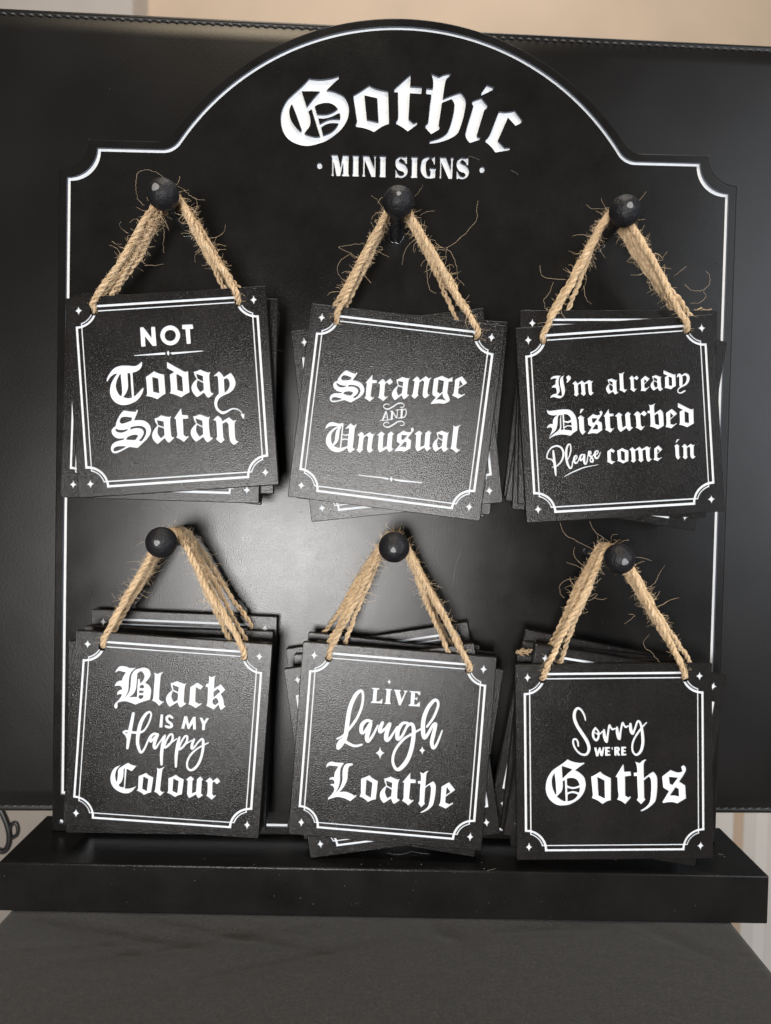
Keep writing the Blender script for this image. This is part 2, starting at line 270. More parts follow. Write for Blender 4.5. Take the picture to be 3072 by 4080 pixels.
'C':('D4',"215,102 120,150c 75,250c 80,350c 130,430c 220,485c 310,498c 380,465c 440,395 410,410c 350,430c 275,435 300,150 375,185 440,112 380,100c 320,68 250,110c 185,160c 175,250c 163,348 138,260c 155,175c","275,138 262,415 215,410c 185,380 230,330c 253,250c 256,170"),
'L1':('E1',"585,182 695,188 692,205 662,212 650,378 700,375c 732,340 740,340 735,410 570,400 572,385 595,380 610,205 585,198"),
'I4':('E1',"785,195 875,202 872,218 855,222 845,395 860,402 858,420 768,415 770,400 785,395 798,215 782,210"),
'V':('E1',"905,208 1000,215 1000,232 985,235 1015,350 1062,245 1045,238 1045,222 1102,225 1100,240 1085,245 1000,437 975,433 920,232 905,225"),
'E':('E1',"1130,228 1285,238 1282,290 1270,290 1240,260 1208,255 1205,330 1225,330 1245,312 1240,370 1222,350 1200,348 1195,425 1230,425 1270,385 1280,385 1278,455 1115,442 1117,425 1140,422 1155,248 1130,243"),
'L':('E2',"30,125 40,75c 90,45c 150,55c 255,62 215,110c 200,180c 200,280c 180,360c 145,432 200,360c 228,270c 232,150c 262,82c 320,65c 360,70 355,88 310,110c 295,180c 290,260c 250,350c 190,420 270,415c 340,440c 375,465 400,452 402,468 325,532 240,490c 150,480c 55,512 50,495 110,430c 130,380c 110,345c 78,335 95,320c 128,318 130,290c 110,265c 65,268 80,245c 130,235 135,180c 180,105 110,95c 60,95c"),
'W':('F1',"525,875 572,872 592,960 622,870 650,870 672,960 695,866 728,865 695,1040 650,1040 632,960 605,1045 565,1045"),
'E1':('F1',"740,865 835,862 835,895 785,897 785,930 830,930 830,962 787,963 790,1000 840,998 842,1030 742,1035"),
'ap1':('F1',"862,870 888,868 885,915 872,922"),
'R':('F1',"918,865 1000,860 1028,890c 1020,935c 1000,950 1035,1030 985,1032 965,965 962,1032 922,1032","962,893 985,896 980,925 962,928"),
'E2':('F1',"1055,860 1148,858 1148,892 1100,893 1100,925 1142,925 1142,957 1100,958 1100,995 1155,993 1155,1025 1055,1030"),
}
# anchor points of glyphs that are placed more than once (in their own crop)
ANC = {'a':((625,243),(1000,660),(690,728)),'S':((445,150),(762,1038),(145,660)),'t1':((230,90),(288,838),(392,320)),
 'n':((1042,255),(1400,905),(1110,870)),'u':((1310,268),(1520,268),(1270,738)),'l':((1415,75),(1585,70),(1490,672)),
 'r':((1248,275),(1478,340),(1258,768)),'e':((1468,145),(1575,280),(1390,595)),'d':((120,55),(520,228),(388,730)),
 's':((365,190),(583,160),(375,645)),'i1':((775,292),(850,345),(812,712)),'m':((625,265),(965,588),(650,610)),
 'o':((435,355),(92,570),(540,1322)),'h':((135,65),(465,90),(152,1008)),'G':((735,215),(1390,165),(1010,1485)),'c1':((850,368),(980,460),(795,998))}
P_ = lambda g: (g, None, None)
WORDS = {
0: [P_('G'),P_('o'),P_('t'),P_('h'),P_('i'),P_('idot'),P_('c'),P_('Ms'),P_('I1'),P_('N1'),P_('I2'),P_('S1'),P_('I3'),P_('G1'),P_('N2'),('S1','T5',((0,0),(1,0),(0,1),(1042,22)))],
1: [P_('N'),P_('O'),P_('Tn'),P_('T'),P_('o1'),P_('d'),P_('a'),P_('y'),P_('S'),('a','A3',((1160,345),(1628,795),(1237,948))),P_('t1'),('a','A4',((495,272),(930,755),(562,835))),P_('n')],
2: [('S','B1',((450,85),(542,798),(152,400))),('t1','B1',((1025,180),(958,780),(1118,365))),P_('r'),('a','B2',((148,215),(402,525),(120,630))),('n','B2',((560,150),(728,592),(515,602))),P_('g'),P_('e'),
    P_('U'),('n','B3',((860,278),(1040,748),(820,748))),P_('u'),P_('s'),('u','B4',((700,188),(905,188),(665,640))),('a','B4',((1072,228),(1325,580),(1048,645))),P_('l')],
3: [P_('I'),P_('ap'),P_('m'),('a','C6',((55,138),(167,272),(70,290))),('l','C6',((170,70),(230,58),(232,276))),('r','C6',((310,96),(382,122),(332,270))),('e','C6',((452,98),(498,130),(450,262))),
    ('a','C6',((522,103),(638,235),(541,255))),('d','C6',((645,40),(770,78),(722,242))),P_('D'),P_('i1'),P_('i1dot'),('s','C2',((1035,268),(1235,225),(1118,688))),('t1','C2',((1370,158),(1405,665),(1478,308))),
    ('u','C3',((30,278),(215,262),(68,682))),('r','C3',((410,250),(615,300),(490,652))),P_('b'),('e','C3',((1125,203),(1240,300),(1115,608))),('d','C3',((1255,78),(1575,200),(1450,585))),
    ('c1','C5',((152,195),(208,232),(155,458))),('o','C5',((333,185),(245,232),(348,445))),('m','C5',((500,172),(768,418),(520,433))),('e','C5',((930,145),(995,210),(918,405))),
    ('i1','C5',((1235,120),(1278,152),(1253,382))),('n','C5',((1362,120),(1502,368),(1380,376)))],
4: [P_('B'),('l','D1',((1198,268),(1450,255),(1345,1195))),('a','D2',((182,378),(562,885),(165,965))),P_('c1'),P_('k'),P_('Is'),P_('M'),P_('Y'),P_('C'),('o','D4',((575,210),(470,255),(548,520))),('l','D4',((722,135),(832,125),(770,535))),
    ('o','D4',((998,238),(890,285),(980,550))),('u','D4',((1205,255),(1340,262),(1185,565))),('r','D4',((1475,275),(1622,330),(1500,588)))],
5: [P_('L1'),P_('I4'),P_('V'),P_('E'),P_('L'),('o','E2',((562,212),(458,255),(543,540))),('a','E2',((742,253),(930,515),(735,555))),('t1','E2',((1065,180),(1037,582),(1130,308))),('h','E2',((1175,168),(1290,162),(1198,603))),('e','E2',((1540,298),(1617,390),(1497,622)))],
6: [P_('W'),P_('E1'),P_('ap1'),P_('R'),P_('E2'),('G','F2',((305,70),(487,108),(293,527))),('o','F2',((660,203),(560,258),(682,555))),('t1','F2',((912,118),(930,555),(995,245))),('h','F2',((1032,92),(1160,75),(1103,557))),('s','F2',((1425,185),(1590,160),(1497,548)))],
}
EXTRA = {1: [('A5',"60,760 690,700 722,700 722,748 690,745 80,770"),('A5',"782,658 815,715 785,770 750,715"),('A5',"832,700 1500,660 1510,675 890,738 865,748 835,720")],
 2: [('B6',"545,1235 700,1250 745,1257 750,1262 745,1270 735,1268 700,1260 545,1241"),('B6',"765,1247 777,1265 764,1283 753,1264"),('B6',"781,1262 830,1268 970,1285 970,1292 830,1282 790,1275 780,1268")],
 3: [('C5',"1240,42 1278,40 1228,100 1216,94")]}
# pen strokes: crop, then x,y,width points
STROKES = {
2: [('B5',"590,300,38 560,250,45 480,235,45 380,270,48 330,350,48 380,430,52 480,470,65 580,470,65 700,410,68 850,320,68 980,230,62 1120,195,62 1230,205,54 1310,270,42 1300,350,42 1230,395,44 1130,385,40"),
    ('B5',"590,1160,38 560,1110,45 480,1095,45 380,1130,48 330,1210,48 380,1290,52 480,1330,65 580,1330,65 700,1270,68 850,1180,68 980,1090,62 1120,1055,62 1230,1065,54 1310,1130,42 1300,1210,42 1230,1255,44 1130,1245,40"),
    ('B5',"445,610,75 370,800,80 290,990,80"),('B5',"450,610,50 505,770,50 530,985,50"),('B5',"400,862,32 500,858,32"),('B5',"175,1005,40 395,1010,38"),('B5',"440,1005,38 600,985,38"),
    ('B5',"745,590,90 735,760,92 715,945,90"),('B5',"655,580,40 765,570,40"),('B5',"630,978,38 785,938,38"),('B5',"765,590,60 860,760,55 955,895,60"),('B5',"1005,530,42 985,720,42 965,900,44"),('B5',"920,530,40 1065,500,38"),
    ('B5',"1205,490,92 1195,690,92 1180,880,92"),('B5',"1100,510,40 1250,478,40"),('B5',"1040,905,42 1180,885,42"),('B5',"1180,878,45 1330,850,50 1400,720,55 1410,560,50 1360,480,50 1270,520,45")],
3: [('C4',"350,700,30 420,645,38 490,560,42 540,430,52 540,310,52 480,210,50 380,172,48 260,205,42 170,300,38 130,400,35 128,480,32 190,505,32 250,525,38 310,600,45"),('C4',"285,298,48 305,500,60 330,700,62 350,925,34"),('C4',"256,715,16 320,705,30"),
    ('C4',"655,510,26 700,420,32 733,280,34 725,160,34 690,125,38 640,190,50 615,320,58 622,500,58 660,650,55 722,745,46 762,690,34 785,560,28 840,530,26 885,470,30 885,425,36 845,430,46 815,500,54 825,580,52 868,612,44 920,555,30 955,465,24"),
    ('C4',"1088,395,30 1010,400,44 972,460,52 988,545,44 1040,490,32 1085,395,42 1072,500,58 1082,600,52 1115,635,36 1150,550,30 1172,420,26 1240,345,22"),
    ('C4',"1255,375,26 1240,320,34 1200,315,46 1195,380,52 1250,450,52 1302,520,42 1285,580,42 1238,562,38 1232,510,32 1280,440,26 1330,380,24"),
    ('C4',"1345,420,26 1410,365,30 1428,310,32 1392,298,38 1352,345,50 1350,440,52 1398,492,46 1450,430,32 1485,335,20"),('C4',"562,962,12 700,880,26 900,790,32 1100,715,28 1430,652,12"),
    ('C6',"790,108,14 808,85,24 826,110,32 828,160,33 826,200,28"),('C6',"838,102,12 870,82,22 900,100,30 903,140,28 880,185,22 830,215,16 800,240,12 797,268,12 825,280,14 868,258,18")],
4: [('D3',"270,98,48 238,260,60 195,480,66 165,705,42"),('D3',"92,425,28 140,405,36 200,420,40 350,435,40 450,400,34 530,280,32 580,130,32 553,72,36 480,120,52 400,260,62 358,430,64 342,600,58 372,730,50 410,780,42 470,700,36 550,520,30 620,450,30"),('D3',"95,430,28 150,475,45 170,520,50"),
    ('D3',"700,465,34 630,455,42 570,510,48 572,590,44 630,530,34 700,460,42 660,550,54 630,655,54 652,708,42 710,630,30 795,505,26"),
    ('D3',"820,485,40 790,600,56 762,800,58 762,990,40"),('D3',"800,690,34 850,560,32 905,472,36 952,470,38 950,560,38 890,650,38 825,695,40"),('D3',"880,640,26 1030,540,22"),
    ('D3',"1075,515,38 1045,640,56 1018,830,56 1012,1030,36"),('D3',"1060,705,34 1110,590,32 1170,500,36 1212,505,38 1195,600,38 1130,690,38 1075,725,40"),('D3',"1150,650,26 1290,570,22"),
    ('D3',"1330,552,38 1295,640,48 1292,712,46 1340,680,32 1410,590,32 1470,545,38 1490,600,46 1480,750,46 1430,930,46 1350,1050,46 1268,1090,38 1212,1035,36 1215,930,36 1280,810,36 1400,705,30 1580,610,20"),
    ('D3',"952,175,40 900,142,46 852,172,46 870,235,48 930,280,48 938,325,46 888,338,46 835,322,40")],
5: [('E1',"85,920,26 170,872,30 265,770,38 370,620,38 440,450,38 458,290,38 430,225,42 350,290,56 270,470,62 230,700,64 205,880,64 150,990,62 102,1052,54"),('E1',"100,1050,54 95,1000,38 160,935,52 240,980,44 340,1022,38 440,1002,30"),
    ('E1',"580,665,36 510,655,44 442,720,58 432,820,50 480,820,38 570,685,40 540,800,62 512,900,62 532,955,46 600,870,36 672,725,26"),('E1',"740,685,46 702,775,58 708,820,46 780,770,36 850,692,42 800,830,62 792,925,60 830,930,42 900,830,32 950,745,26"),
    ('E1',"1100,690,36 1030,695,44 962,800,60 958,920,56 1020,880,38 1100,730,40 1165,708,48 1190,800,58 1170,1000,62 1110,1200,62 1020,1325,60 950,1362,46 897,1290,42 890,1180,40 940,1050,38 1050,920,36 1180,840,32 1290,778,26"),
    ('E1',"1380,745,32 1470,620,36 1540,450,38 1530,372,42 1480,368,46 1390,480,56 1330,650,62 1325,830,62 1347,905,52 1400,840,42 1465,725,40 1508,705,46 1480,830,56 1450,970,56 1475,1052,46 1530,980,34 1600,800,22")],
6: [('F1',"355,345,20 335,250,36 270,140,40 200,108,46 147,180,56 140,300,60 190,440,64 290,600,66 390,760,66 425,900,58 380,1000,46 290,1010,40 190,940,38 125,820,38 120,725,34 170,712,36 208,770,36 215,845,30"),
    ('F1',"548,492,34 605,560,36 610,670,38 565,732,42 512,670,46 508,570,46 550,490,36"),('F1',"538,580,22 590,610,26 650,600,28 685,558,24"),
    ('F1',"718,532,40 727,650,62 768,765,46 792,620,36 822,440,36 850,480,36 882,520,36 935,502,26"),('F1',"972,482,42 982,600,62 1018,710,50 1042,560,36 1080,392,36 1110,440,36 1142,475,36 1190,452,28"),
    ('F1',"1235,412,46 1242,530,60 1275,605,46 1320,510,36 1370,372,40 1410,368,40 1447,460,46 1470,620,56 1475,800,56 1432,950,50 1350,1015,42 1285,960,38 1270,840,36 1310,700,36 1420,530,36 1550,382,20")],
}
STARS = {5: [('E1',836,95,30,43),('E1',703,1123,63,95),('E1',1312,1085,44,66)]}

def parse(s):
    out = []
    for t in s.split():
        c = t.endswith('c'); x, y = t.rstrip('c').split(','); out.append((float(x), float(y), c))
    return out
def smooth_loop(pts):
    n = len(pts); out = []
    for i in range(n):
        p0, p1, p2, p3 = pts[i-1], pts[i], pts[(i+1) % n], pts[(i+2) % n]
        a, b = np.array(p1[:2]), np.array(p2[:2]); out.append(a)
        if not (p1[2] or p2[2]): continue
        m1 = (b-np.array(p0[:2]))*0.5 if p1[2] else None
        m2 = (np.array(p3[:2])-a)*0.5 if p2[2] else None
        L = np.linalg.norm(b-a)
        if m1 is None: m1 = (b-a)*1.5-m2*0.5
        if m2 is None: m2 = (b-a)*1.5-m1*0.5
        for m in (m1, m2):
            l = np.linalg.norm(m)
            if l > L*1.2: m *= L*1.2/l
        for k in (1, 2, 3):
            t = k/4; h = (2*t**3-3*t*t+1, t**3-2*t*t+t, -2*t**3+3*t*t, t**3-t*t)
            out.append(h[0]*a+h[1]*m1+h[2]*b+h[3]*m2)
    return np.array(out)
def to_px(crop, P):
    x, y, s = CROPS[crop]; return np.asarray(P, float)/s+np.array([x, y])
def place(g, tc, tgt):
    crop = GLY[g][0]; loops = [to_px(crop, smooth_loop(parse(s))) for s in GLY[g][1:]]
    if tgt is None: return loops
    if len(tgt) == 4:
        off = np.array(tgt[3])/CROPS[tc][2]; return [l+off for l in loops]
    A = to_px(crop, ANC[g]); B = to_px(tc, tgt)
    Mx = np.linalg.solve(np.c_[A, np.ones(3)], B)
    return [np.c_[l, np.ones(len(l))] @ Mx for l in loops]
def stroke_polys(crop, s):
    P = np.array([[float(v) for v in t.split(',')] for t in s.split()])
    n = len(P); S = [P[0]]
    for i in range(n-1):
        p0 = P[max(i-1, 0)]; p1 = P[i]; p2 = P[i+1]; p3 = P[min(i+2, n-1)]
        for k in range(1, 6):
            t = k/5; S.append(0.5*((2*p1)+(-p0+p2)*t+(2*p0-5*p1+4*p2-p3)*t*t+(-p0+3*p1-3*p2+p3)*t**3))
    S = np.array(S); c = S[:, :2]; wd = S[:, 2:3]/2
    T = np.gradient(c, axis=0); T /= np.linalg.norm(T, axis=1)[:, None]+1e-9; N = np.c_[-T[:, 1], T[:, 0]]
    Lf = c+N*wd; Rt = c-N*wd; polys = []
    for i in range(0, len(c)-1, 4):
        j = min(i+4, len(c)-1); polys.append(np.vstack([Lf[i:j+1], Rt[i:j+1][::-1]]))
    for e in (0, -1):
        a = np.linspace(0, 2*math.pi, 10, endpoint=False); polys.append(c[e]+np.c_[np.cos(a), np.sin(a)]*wd[e]*0.98)
    return [to_px(crop, p) for p in polys]
def star_poly(cx, cy, hw, hh):
    pts = []
    for k in range(4):
        a0 = k*math.pi/2; a1 = a0+math.pi/2
        p = np.array([math.cos(a0)*hw, math.sin(a0)*hh]); q = np.array([math.cos(a1)*hw, math.sin(a1)*hh]); m = (p+q)*0.5*0.42
        for t in (0, .33, .5, .67):
            pts.append((1-t)**2*p+2*t*(1-t)*m*0.75+t*t*q)
    return np.array(pts)+np.array([cx, cy])

# ------------------------------------------------------------------ engraving
def area2(P): return 0.5*np.sum(P[:, 0]*np.roll(P[:, 1], -1)-np.roll(P[:, 0], -1)*P[:, 1])
def engrave(root, pname, outline, groups, depth, thick, chamf, mp, medge, drill=()):
    """outline & pieces in local (x right, z up) metres, front face at y=0 looking to -y.
    groups: list of (name, [pieces]); a piece = (outer, [holes]).  Letters are cut 'depth' deep."""
    V = []; FA = []; info = []; PL = []; K = 1000.0
    def addf(P, inf):
        P = np.asarray(P, float)*K
        keep = [0]
        for i in range(1, len(P)):
            if np.hypot(*(P[i]-P[keep[-1]])) > 0.004: keep.append(i)
        P = P[keep]
        if np.hypot(*(P[0]-P[-1])) < 0.004: P = P[:-1]
        if len(P) < 3 or abs(area2(P)) < 1e-5: return
        if area2(P) < 0: P = P[::-1]
        b0 = len(V); V.extend(Vector(p) for p in P); n_ = len(P); FA.extend((b0+i, b0+(i+1) % n_) for i in range(n_)); info.append(inf); PL.append(P)
    O = np.asarray(outline, float)
    if area2(O) < 0: O = O[::-1]
    e1 = O-np.roll(O, 1, 0); e2 = np.roll(O, -1, 0)-O
    n1 = np.c_[-e1[:, 1], e1[:, 0]]/np.linalg.norm(e1, axis=1)[:, None]; n2 = np.c_[-e2[:, 1], e2[:, 0]]/np.linalg.norm(e2, axis=1)[:, None]
    nn = n1+n2; nn = nn/np.maximum(np.sum(nn*n1, 1), 0.35)[:, None]
    I = O+nn*chamf
    addf(I, ('base',))
    pid = 0
    for gi, (gn, pieces) in enumerate(groups):
        for outer, holes in pieces:
            addf(outer, ('o', gi, pid))
            for h in holes: addf(h, ('h', gi, pid))
            pid += 1
    for D in drill: addf(D, ('d',))
    vo, eo, fo, _, _, _ = delaunay_2d_cdt(V, FA, [], 0, 1e-5)
    cen = np.array([sum((np.array(vo[i]) for i in f), np.zeros(2))/len(f) for f in fo]); src_ = [[] for _ in fo]
    for q, P in enumerate(PL):                       # which outlines hold each triangle (winding number of its centre)
        lo_, hi_ = P.min(0), P.max(0); idx = np.where(np.all((cen >= lo_) & (cen <= hi_), 1))[0]
        if not len(idx): continue
        X, Y = cen[idx, 0][:, None], cen[idx, 1][:, None]; A = P; B = np.roll(P, -1, 0)
        side = (B[:, 0]-A[:, 0])*(Y-A[:, 1])-(X-A[:, 0])*(B[:, 1]-A[:, 1])
        wn = ((A[:, 1] <= Y) & (B[:, 1] > Y) & (side > 0)).sum(1)-((A[:, 1] > Y) & (B[:, 1] <= Y) & (side < 0)).sum(1)
        for k in idx[wn != 0]: src_[k].append(q)
    cls = []
    for f, src in zip(fo, src_):
        ins = [info[s] for s in src]; c = -1
        if any(s[0] == 'd' for s in ins): c = -2
        else:
            hs = {s[2] for s in ins if s[0] == 'h'}
            for s in ins:
                if s[0] == 'o' and s[2] not in hs: c = s[1]; break
        if not any(s[0] == 'base' for s in ins): c = -9
        cls.append(c)
    VV = [(v.x/K, v.y/K) for v in vo]
    em = {}
    for k, f in enumerate(fo):
        for a, b_ in zip(f, list(f[1:])+[f[0]]): em.setdefault((a, b_), k)
    # panel
    pv = []; pf = []; mi = []; vm = {}
    def vid(i, y):
        key = (i, y)
        if key not in vm: vm[key] = len(pv); pv.append((VV[i][0], y, VV[i][1]))
        return vm[key]
    gv = {}
    for k, f in enumerate(fo):
        c = cls[k]
        if c == -9: continue
        if c == -1: pf.append([vid(i, 0.0) for i in f]); mi.append(0)
        elif c == -2: pf.append([vid(i, thick*0.97) for i in f]); mi.append(1)
        else:
            G = gv.setdefault(c, ([], [], [], {}))
            def g_id(i, y, G=G):
                key = (i, y)
                if key not in G[3]: G[3][key] = len(G[0]); G[0].append((VV[i][0], y, VV[i][1]))
                return G[3][key]
            G[1].append([g_id(i, depth) for i in f]); G[2].append(0)
            for a, b_ in zip(f, list(f[1:])+[f[0]]):
                o = em.get((b_, a)); oc = cls[o] if o is not None else -1
                if oc == -1: G[1].append([g_id(b_, depth), g_id(a, depth), g_id(a, 0.0), g_id(b_, 0.0)]); G[2].append(1)
        if c == -2:
            for a, b_ in zip(f, list(f[1:])+[f[0]]):
                o = em.get((b_, a)); oc = cls[o] if o is not None else -1
                if oc != -2: pf.append([vid(b_, thick*0.97), vid(a, thick*0.97), vid(a, 0.0), vid(b_, 0.0)]); mi.append(1)
    n = len(O); b0 = len(pv)
    for P, y in ((I, 0.0), (O, chamf), (O, thick)):
        for p in P: pv.append((p[0], y, p[1]))
    for r_ in range(2):
        for i in range(n):
            j = (i+1) % n; a = b0+r_*n+i; c = b0+r_*n+j
            pf.append([a, a+n, c+n, c]); mi.append(0 if r_ == 0 else 1)
    pf.append([b0+2*n+i for i in range(n)]); mi.append(1)
    panel = mesh_obj(pname, pv, pf, [mp, medge], root, mi)
    outs = {}
    for c, G in gv.items():
        outs.setdefault(groups[c][0], []).append(mesh_obj(groups[c][0], G[0], G[1], [M_WHITE, M_GROOVE], panel, G[2]))
    return panel, outs
def rect(x0, y0, x1, y1): return np.array([(x0, y0), (x1, y0), (x1, y1), (x0, y1)])
def arc_band(cx, cy, R, wd, a0, a1, n=14):
    a = np.linspace(a0, a1, n); c = np.c_[np.cos(a), np.sin(a)]
    return np.vstack([c*(R+wd/2), (c*(R-wd/2))[::-1]])+np.array([cx, cy])

S = 0.0865
def sign_border():
    h = S/2; t1 = .0122*S; o1 = h-.0425*S-t1/2; R1 = .1014*S; t2 = .0070*S; o2 = h-.0695*S-t2/2; R2 = .0865*S
    thick = []; thin = []; stars = []
    for sx in (-1, 1):
        thick.append((rect(sx*o1-t1/2, -o1+R1-t1/2, sx*o1+t1/2, o1-R1+t1/2), [])); thick.append((rect(-o1+R1-t1/2, sx*o1-t1/2, o1-R1+t1/2, sx*o1+t1/2), []))
        k = o1-math.sqrt(R2*R2-(o1-o2)**2)+t2/2
        thin.append((rect(sx*o2-t2/2, -k, sx*o2+t2/2, k), [])); thin.append((rect(-k, sx*o2-t2/2, k, sx*o2+t2/2), []))
        for sy in (-1, 1):
            q = math.atan2(-sy, -sx); d = math.pi/4+t1/2/R1
            thick.append((arc_band(sx*o1, sy*o1, R1, t1, q-d, q+d), []))
            d2 = math.pi/4-math.asin((o1-o2)/R2)+t2/2/R2
            thin.append((arc_band(sx*o1, sy*o1, R2, t2, q-d2, q+d2), []))
            stars.append((star_poly(sx*(h-.063*S), sy*(h-.066*S), .0185*S, .0246*S), []))
    return thick, thin, stars
TH, TN, ST = sign_border()
HOLES = [(-S/2+.139*S, S/2-.0755*S), (S/2-.139*S, S/2-.0755*S)]
def circ(c, r, n=18):
    a = np.linspace(0, 2*math.pi, n, endpoint=False); return np.c_[np.cos(a), np.sin(a)]*r+np.array(c)

def pose(x, y, z, th, tx, ty):
    nv = np.array([math.sin(ty), -math.cos(tx)*math.cos(ty), math.sin(tx)]); nv /= np.linalg.norm(nv)
    u = np.array([math.cos(th), 0, -math.sin(th)]); u -= nv*(u@nv); u /= np.linalg.norm(u)
    v = np.cross(nv, u)
    if v[2] < 0: v = -v
    return np.array([x, y, z], float), u, v, nv
def mat_of(P):
    c, u, v, nv = P; b_ = -nv
    return Matrix(((u[0], b_[0], v[0], c[0]), (u[1], b_[1], v[1], c[1]), (u[2], b_[2], v[2], c[2]), (0, 0, 0, 1)))
def px_to_local(P, px, d):
    c, u, v, nv = P; o = c-nv*d; out = []
    for x, y in px:
        r = ray(x, y); t = ((o-CAM)@nv)/(r@nv); q = CAM+r*t-c; out.append((q@u, q@v))
    return np.array(out)

def lettering(k, P, depth):
    """pieces for face k; every outline enters twice (surface and floor of the cut) so the visible white keeps its traced shape"""
    gs = []
    def piece(loops):
        out = []
        for d in (0.0, depth):
            L = [px_to_local(P, l, d) for l in loops]; out.append((L[0], L[1:]))
        return out
    for g, tc, tgt in WORDS[k]: gs.append(('letter', piece(place(g, tc, tgt))))
    for crop, s in EXTRA.get(k, ()): gs.append(('ornament', piece([to_px(crop, smooth_loop(parse(s)))])))
    for crop, s in STROKES.get(k, ()):
        pcs = []
        for p in stroke_polys(crop, s): pcs += piece([p])
        gs.append(('script_letter', pcs))
    for crop, x, y, a, b_ in STARS.get(k, ()): gs.append(('star', piece([to_px(crop, star_poly(x, y, a, b_))])))
    return gs

# ------------------------------------------------------------------ display stand
stand = empty('display_stand', Matrix.Identity(4), 'black arched display stand with six round-headed pegs headed Gothic MINI SIGNS', 'display stand')
HW = 0.16; ZB = 0.0
def board_outline(ins, bottom_notch=False):
    i = ins; pts = []
    zn, zs, xs = 0.3148, 0.3288, 0.1437          # notch, shoulder height, shoulder width
    Rn = 0.0140
    half = []                                    # right half from the bottom centre, counter clockwise
    if bottom_notch:
        a = np.linspace(math.pi, math.pi/2, 10); c = (HW-i, i)
        for t in a: half.append((c[0]+Rn*math.cos(t), c[1]+Rn*math.sin(t)))
    else: half.append((HW-i, 0.0+i))
    half.append((HW-i, zn-i))
    a = np.linspace(-math.pi/2, -math.pi, 12); cx, cz = HW-i, zn-i+Rn      # concave quarter
    for t in a[1:]: half.append((cx+(Rn)*math.cos(t), cz+(Rn)*math.sin(t)))
    ztop = zs-i; half[-1] = (HW-i-Rn, zn-i+Rn)
    half.append((HW-i-Rn, ztop))
    cxd, czd, Rd = 0.0, 0.2596, 0.1290-i          # dome
    fr = 0.010                                   # fillet into the dome
    d = math.sqrt((Rd+fr)**2-(ztop+fr-czd)**2)
    a0 = math.atan2(ztop+fr-czd, d)
    for t in np.linspace(-math.pi/2, -math.pi+a0, 8): half.append((d+fr*math.cos(t), ztop+fr+fr*math.sin(t)))
    for t in np.linspace(a0, math.pi/2, 44)[1:]: half.append((Rd*math.cos(t), czd+Rd*math.sin(t)))
    L = [(-x, z) for x, z in half[::-1]][1:]
    return np.array(half+L)
def band(c_in, c_out):
    return [(c_out, [c_in])]
BP = (np.zeros(3), np.array([1., 0, 0]), np.array([0, 0, 1.]), np.array([0, -1., 0]))
gs = [('border_line', band(board_outline(0.00565, True), board_outline(0.0039, True)))]
gs += lettering(0, BP, 0.0014)
for crop, x, y, r_ in (('T4', 112, 300, 50), ('T5', 1538, 336, 43)):
    L = to_px(crop, circ((x, y), r_)); gs.append(('ornament', [(px_to_local(BP, L, 0.0), []), (px_to_local(BP, L, 0.0014), [])]))
gs.append(('ornament', [(px_to_local(BP, circ((243, 3274), 9), 0.0), [])]))
board, _ = engrave(stand, 'back_board', board_outline(0.0), gs, 0.0014, 0.009, 0.0007, M_BOARD, M_BOARD)
base = box('base', -0.17023, 0.17023, -0.0299, 0.018, -0.0218, -0.0002, M_BOARD, stand, 0.0007, 2)

PEGS = [(650, 775), (1587, 805), (2490, 841), (643, 2161), (1570, 2180), (2468, 2226)]
PEGW = []
def lathe(verts, faces, prof, cx, cz, n=32):
    b0 = len(verts)
    for r_, y in prof:
        for k in range(n):
            a = 2*math.pi*k/n; verts.append((cx+r_*math.cos(a), y, cz+r_*math.sin(a)))
    for i in range(len(prof)-1):
        for k in range(n):
            a = b0+i*n+k; c = b0+i*n+(k+1) % n; faces.append((a, c, c+n, a+n))
for k, (px, py) in enumerate(PEGS):
    yc = -0.0405; c = at(px, py, yc); x, z = c[0], c[2]; PEGW.append((x, z)); R = 0.00655
    v, f = [], []; lathe(v, f, [(0.0031, 0.0), (0.0031, yc+R*0.85)], x, z, 24)
    pg = mesh_obj('peg', v, f, M_PEG, stand, smooth=True)
    v, f = [], []
    pr = [(R*math.sin(t), yc-R*math.cos(t)) for t in np.linspace(0.02, math.pi-0.45, 22)]
    pr[0] = (0.0001, yc-R*0.985); pr[1] = (R*0.17, yc-R*0.984)
    lathe(v, f, pr, x, z, 36); mesh_obj('round_head', v, f, M_PEG, pg, smooth=True)
    v, f = [], []; rs = (0.0016, 0.0009, 0.0013, 0.0012, 0.0011, 0.0014)[k]
    ox, oz = ((-0.0014, 0.0006), (0, 0.001), (0, 0.0), (0.0, 0.0002), (-0.0004, -0.0008), (0.0003, -0.0008))[k]
    n = 18; v.append((x+ox, yc-R-0.00005, z+oz)); a0 = rnd.random()
    for i in range(n):
        a = 2*math.pi*i/n; rr_ = rs*(1+0.12*math.sin(3*a+a0*6)); xx, zz = ox+rr_*math.cos(a), oz+rr_*math.sin(a)
        v.append((x+xx, yc-math.sqrt(R*R-xx*xx-zz*zz)-0.00004, z+zz))
    for i in range(n): f.append((0, 1+i, 1+(i+1) % n))
    mesh_obj('end_mark', v, f, M_SCAR, pg, smooth=True)
    v, f = [], []; ring = []
    for i in range(29):
        a = 2*math.pi*i/28; rr_ = 0.0036+0.0004*math.sin(5*a+k)+0.0003*math.sin(9*a); ring.append((x+rr_*math.cos(a), -0.0002, z+rr_*math.sin(a)))
    tube(v, f, ring, 0.00045, 6); mesh_obj('glue_ring', v, f, M_GLUE, pg, smooth=True)

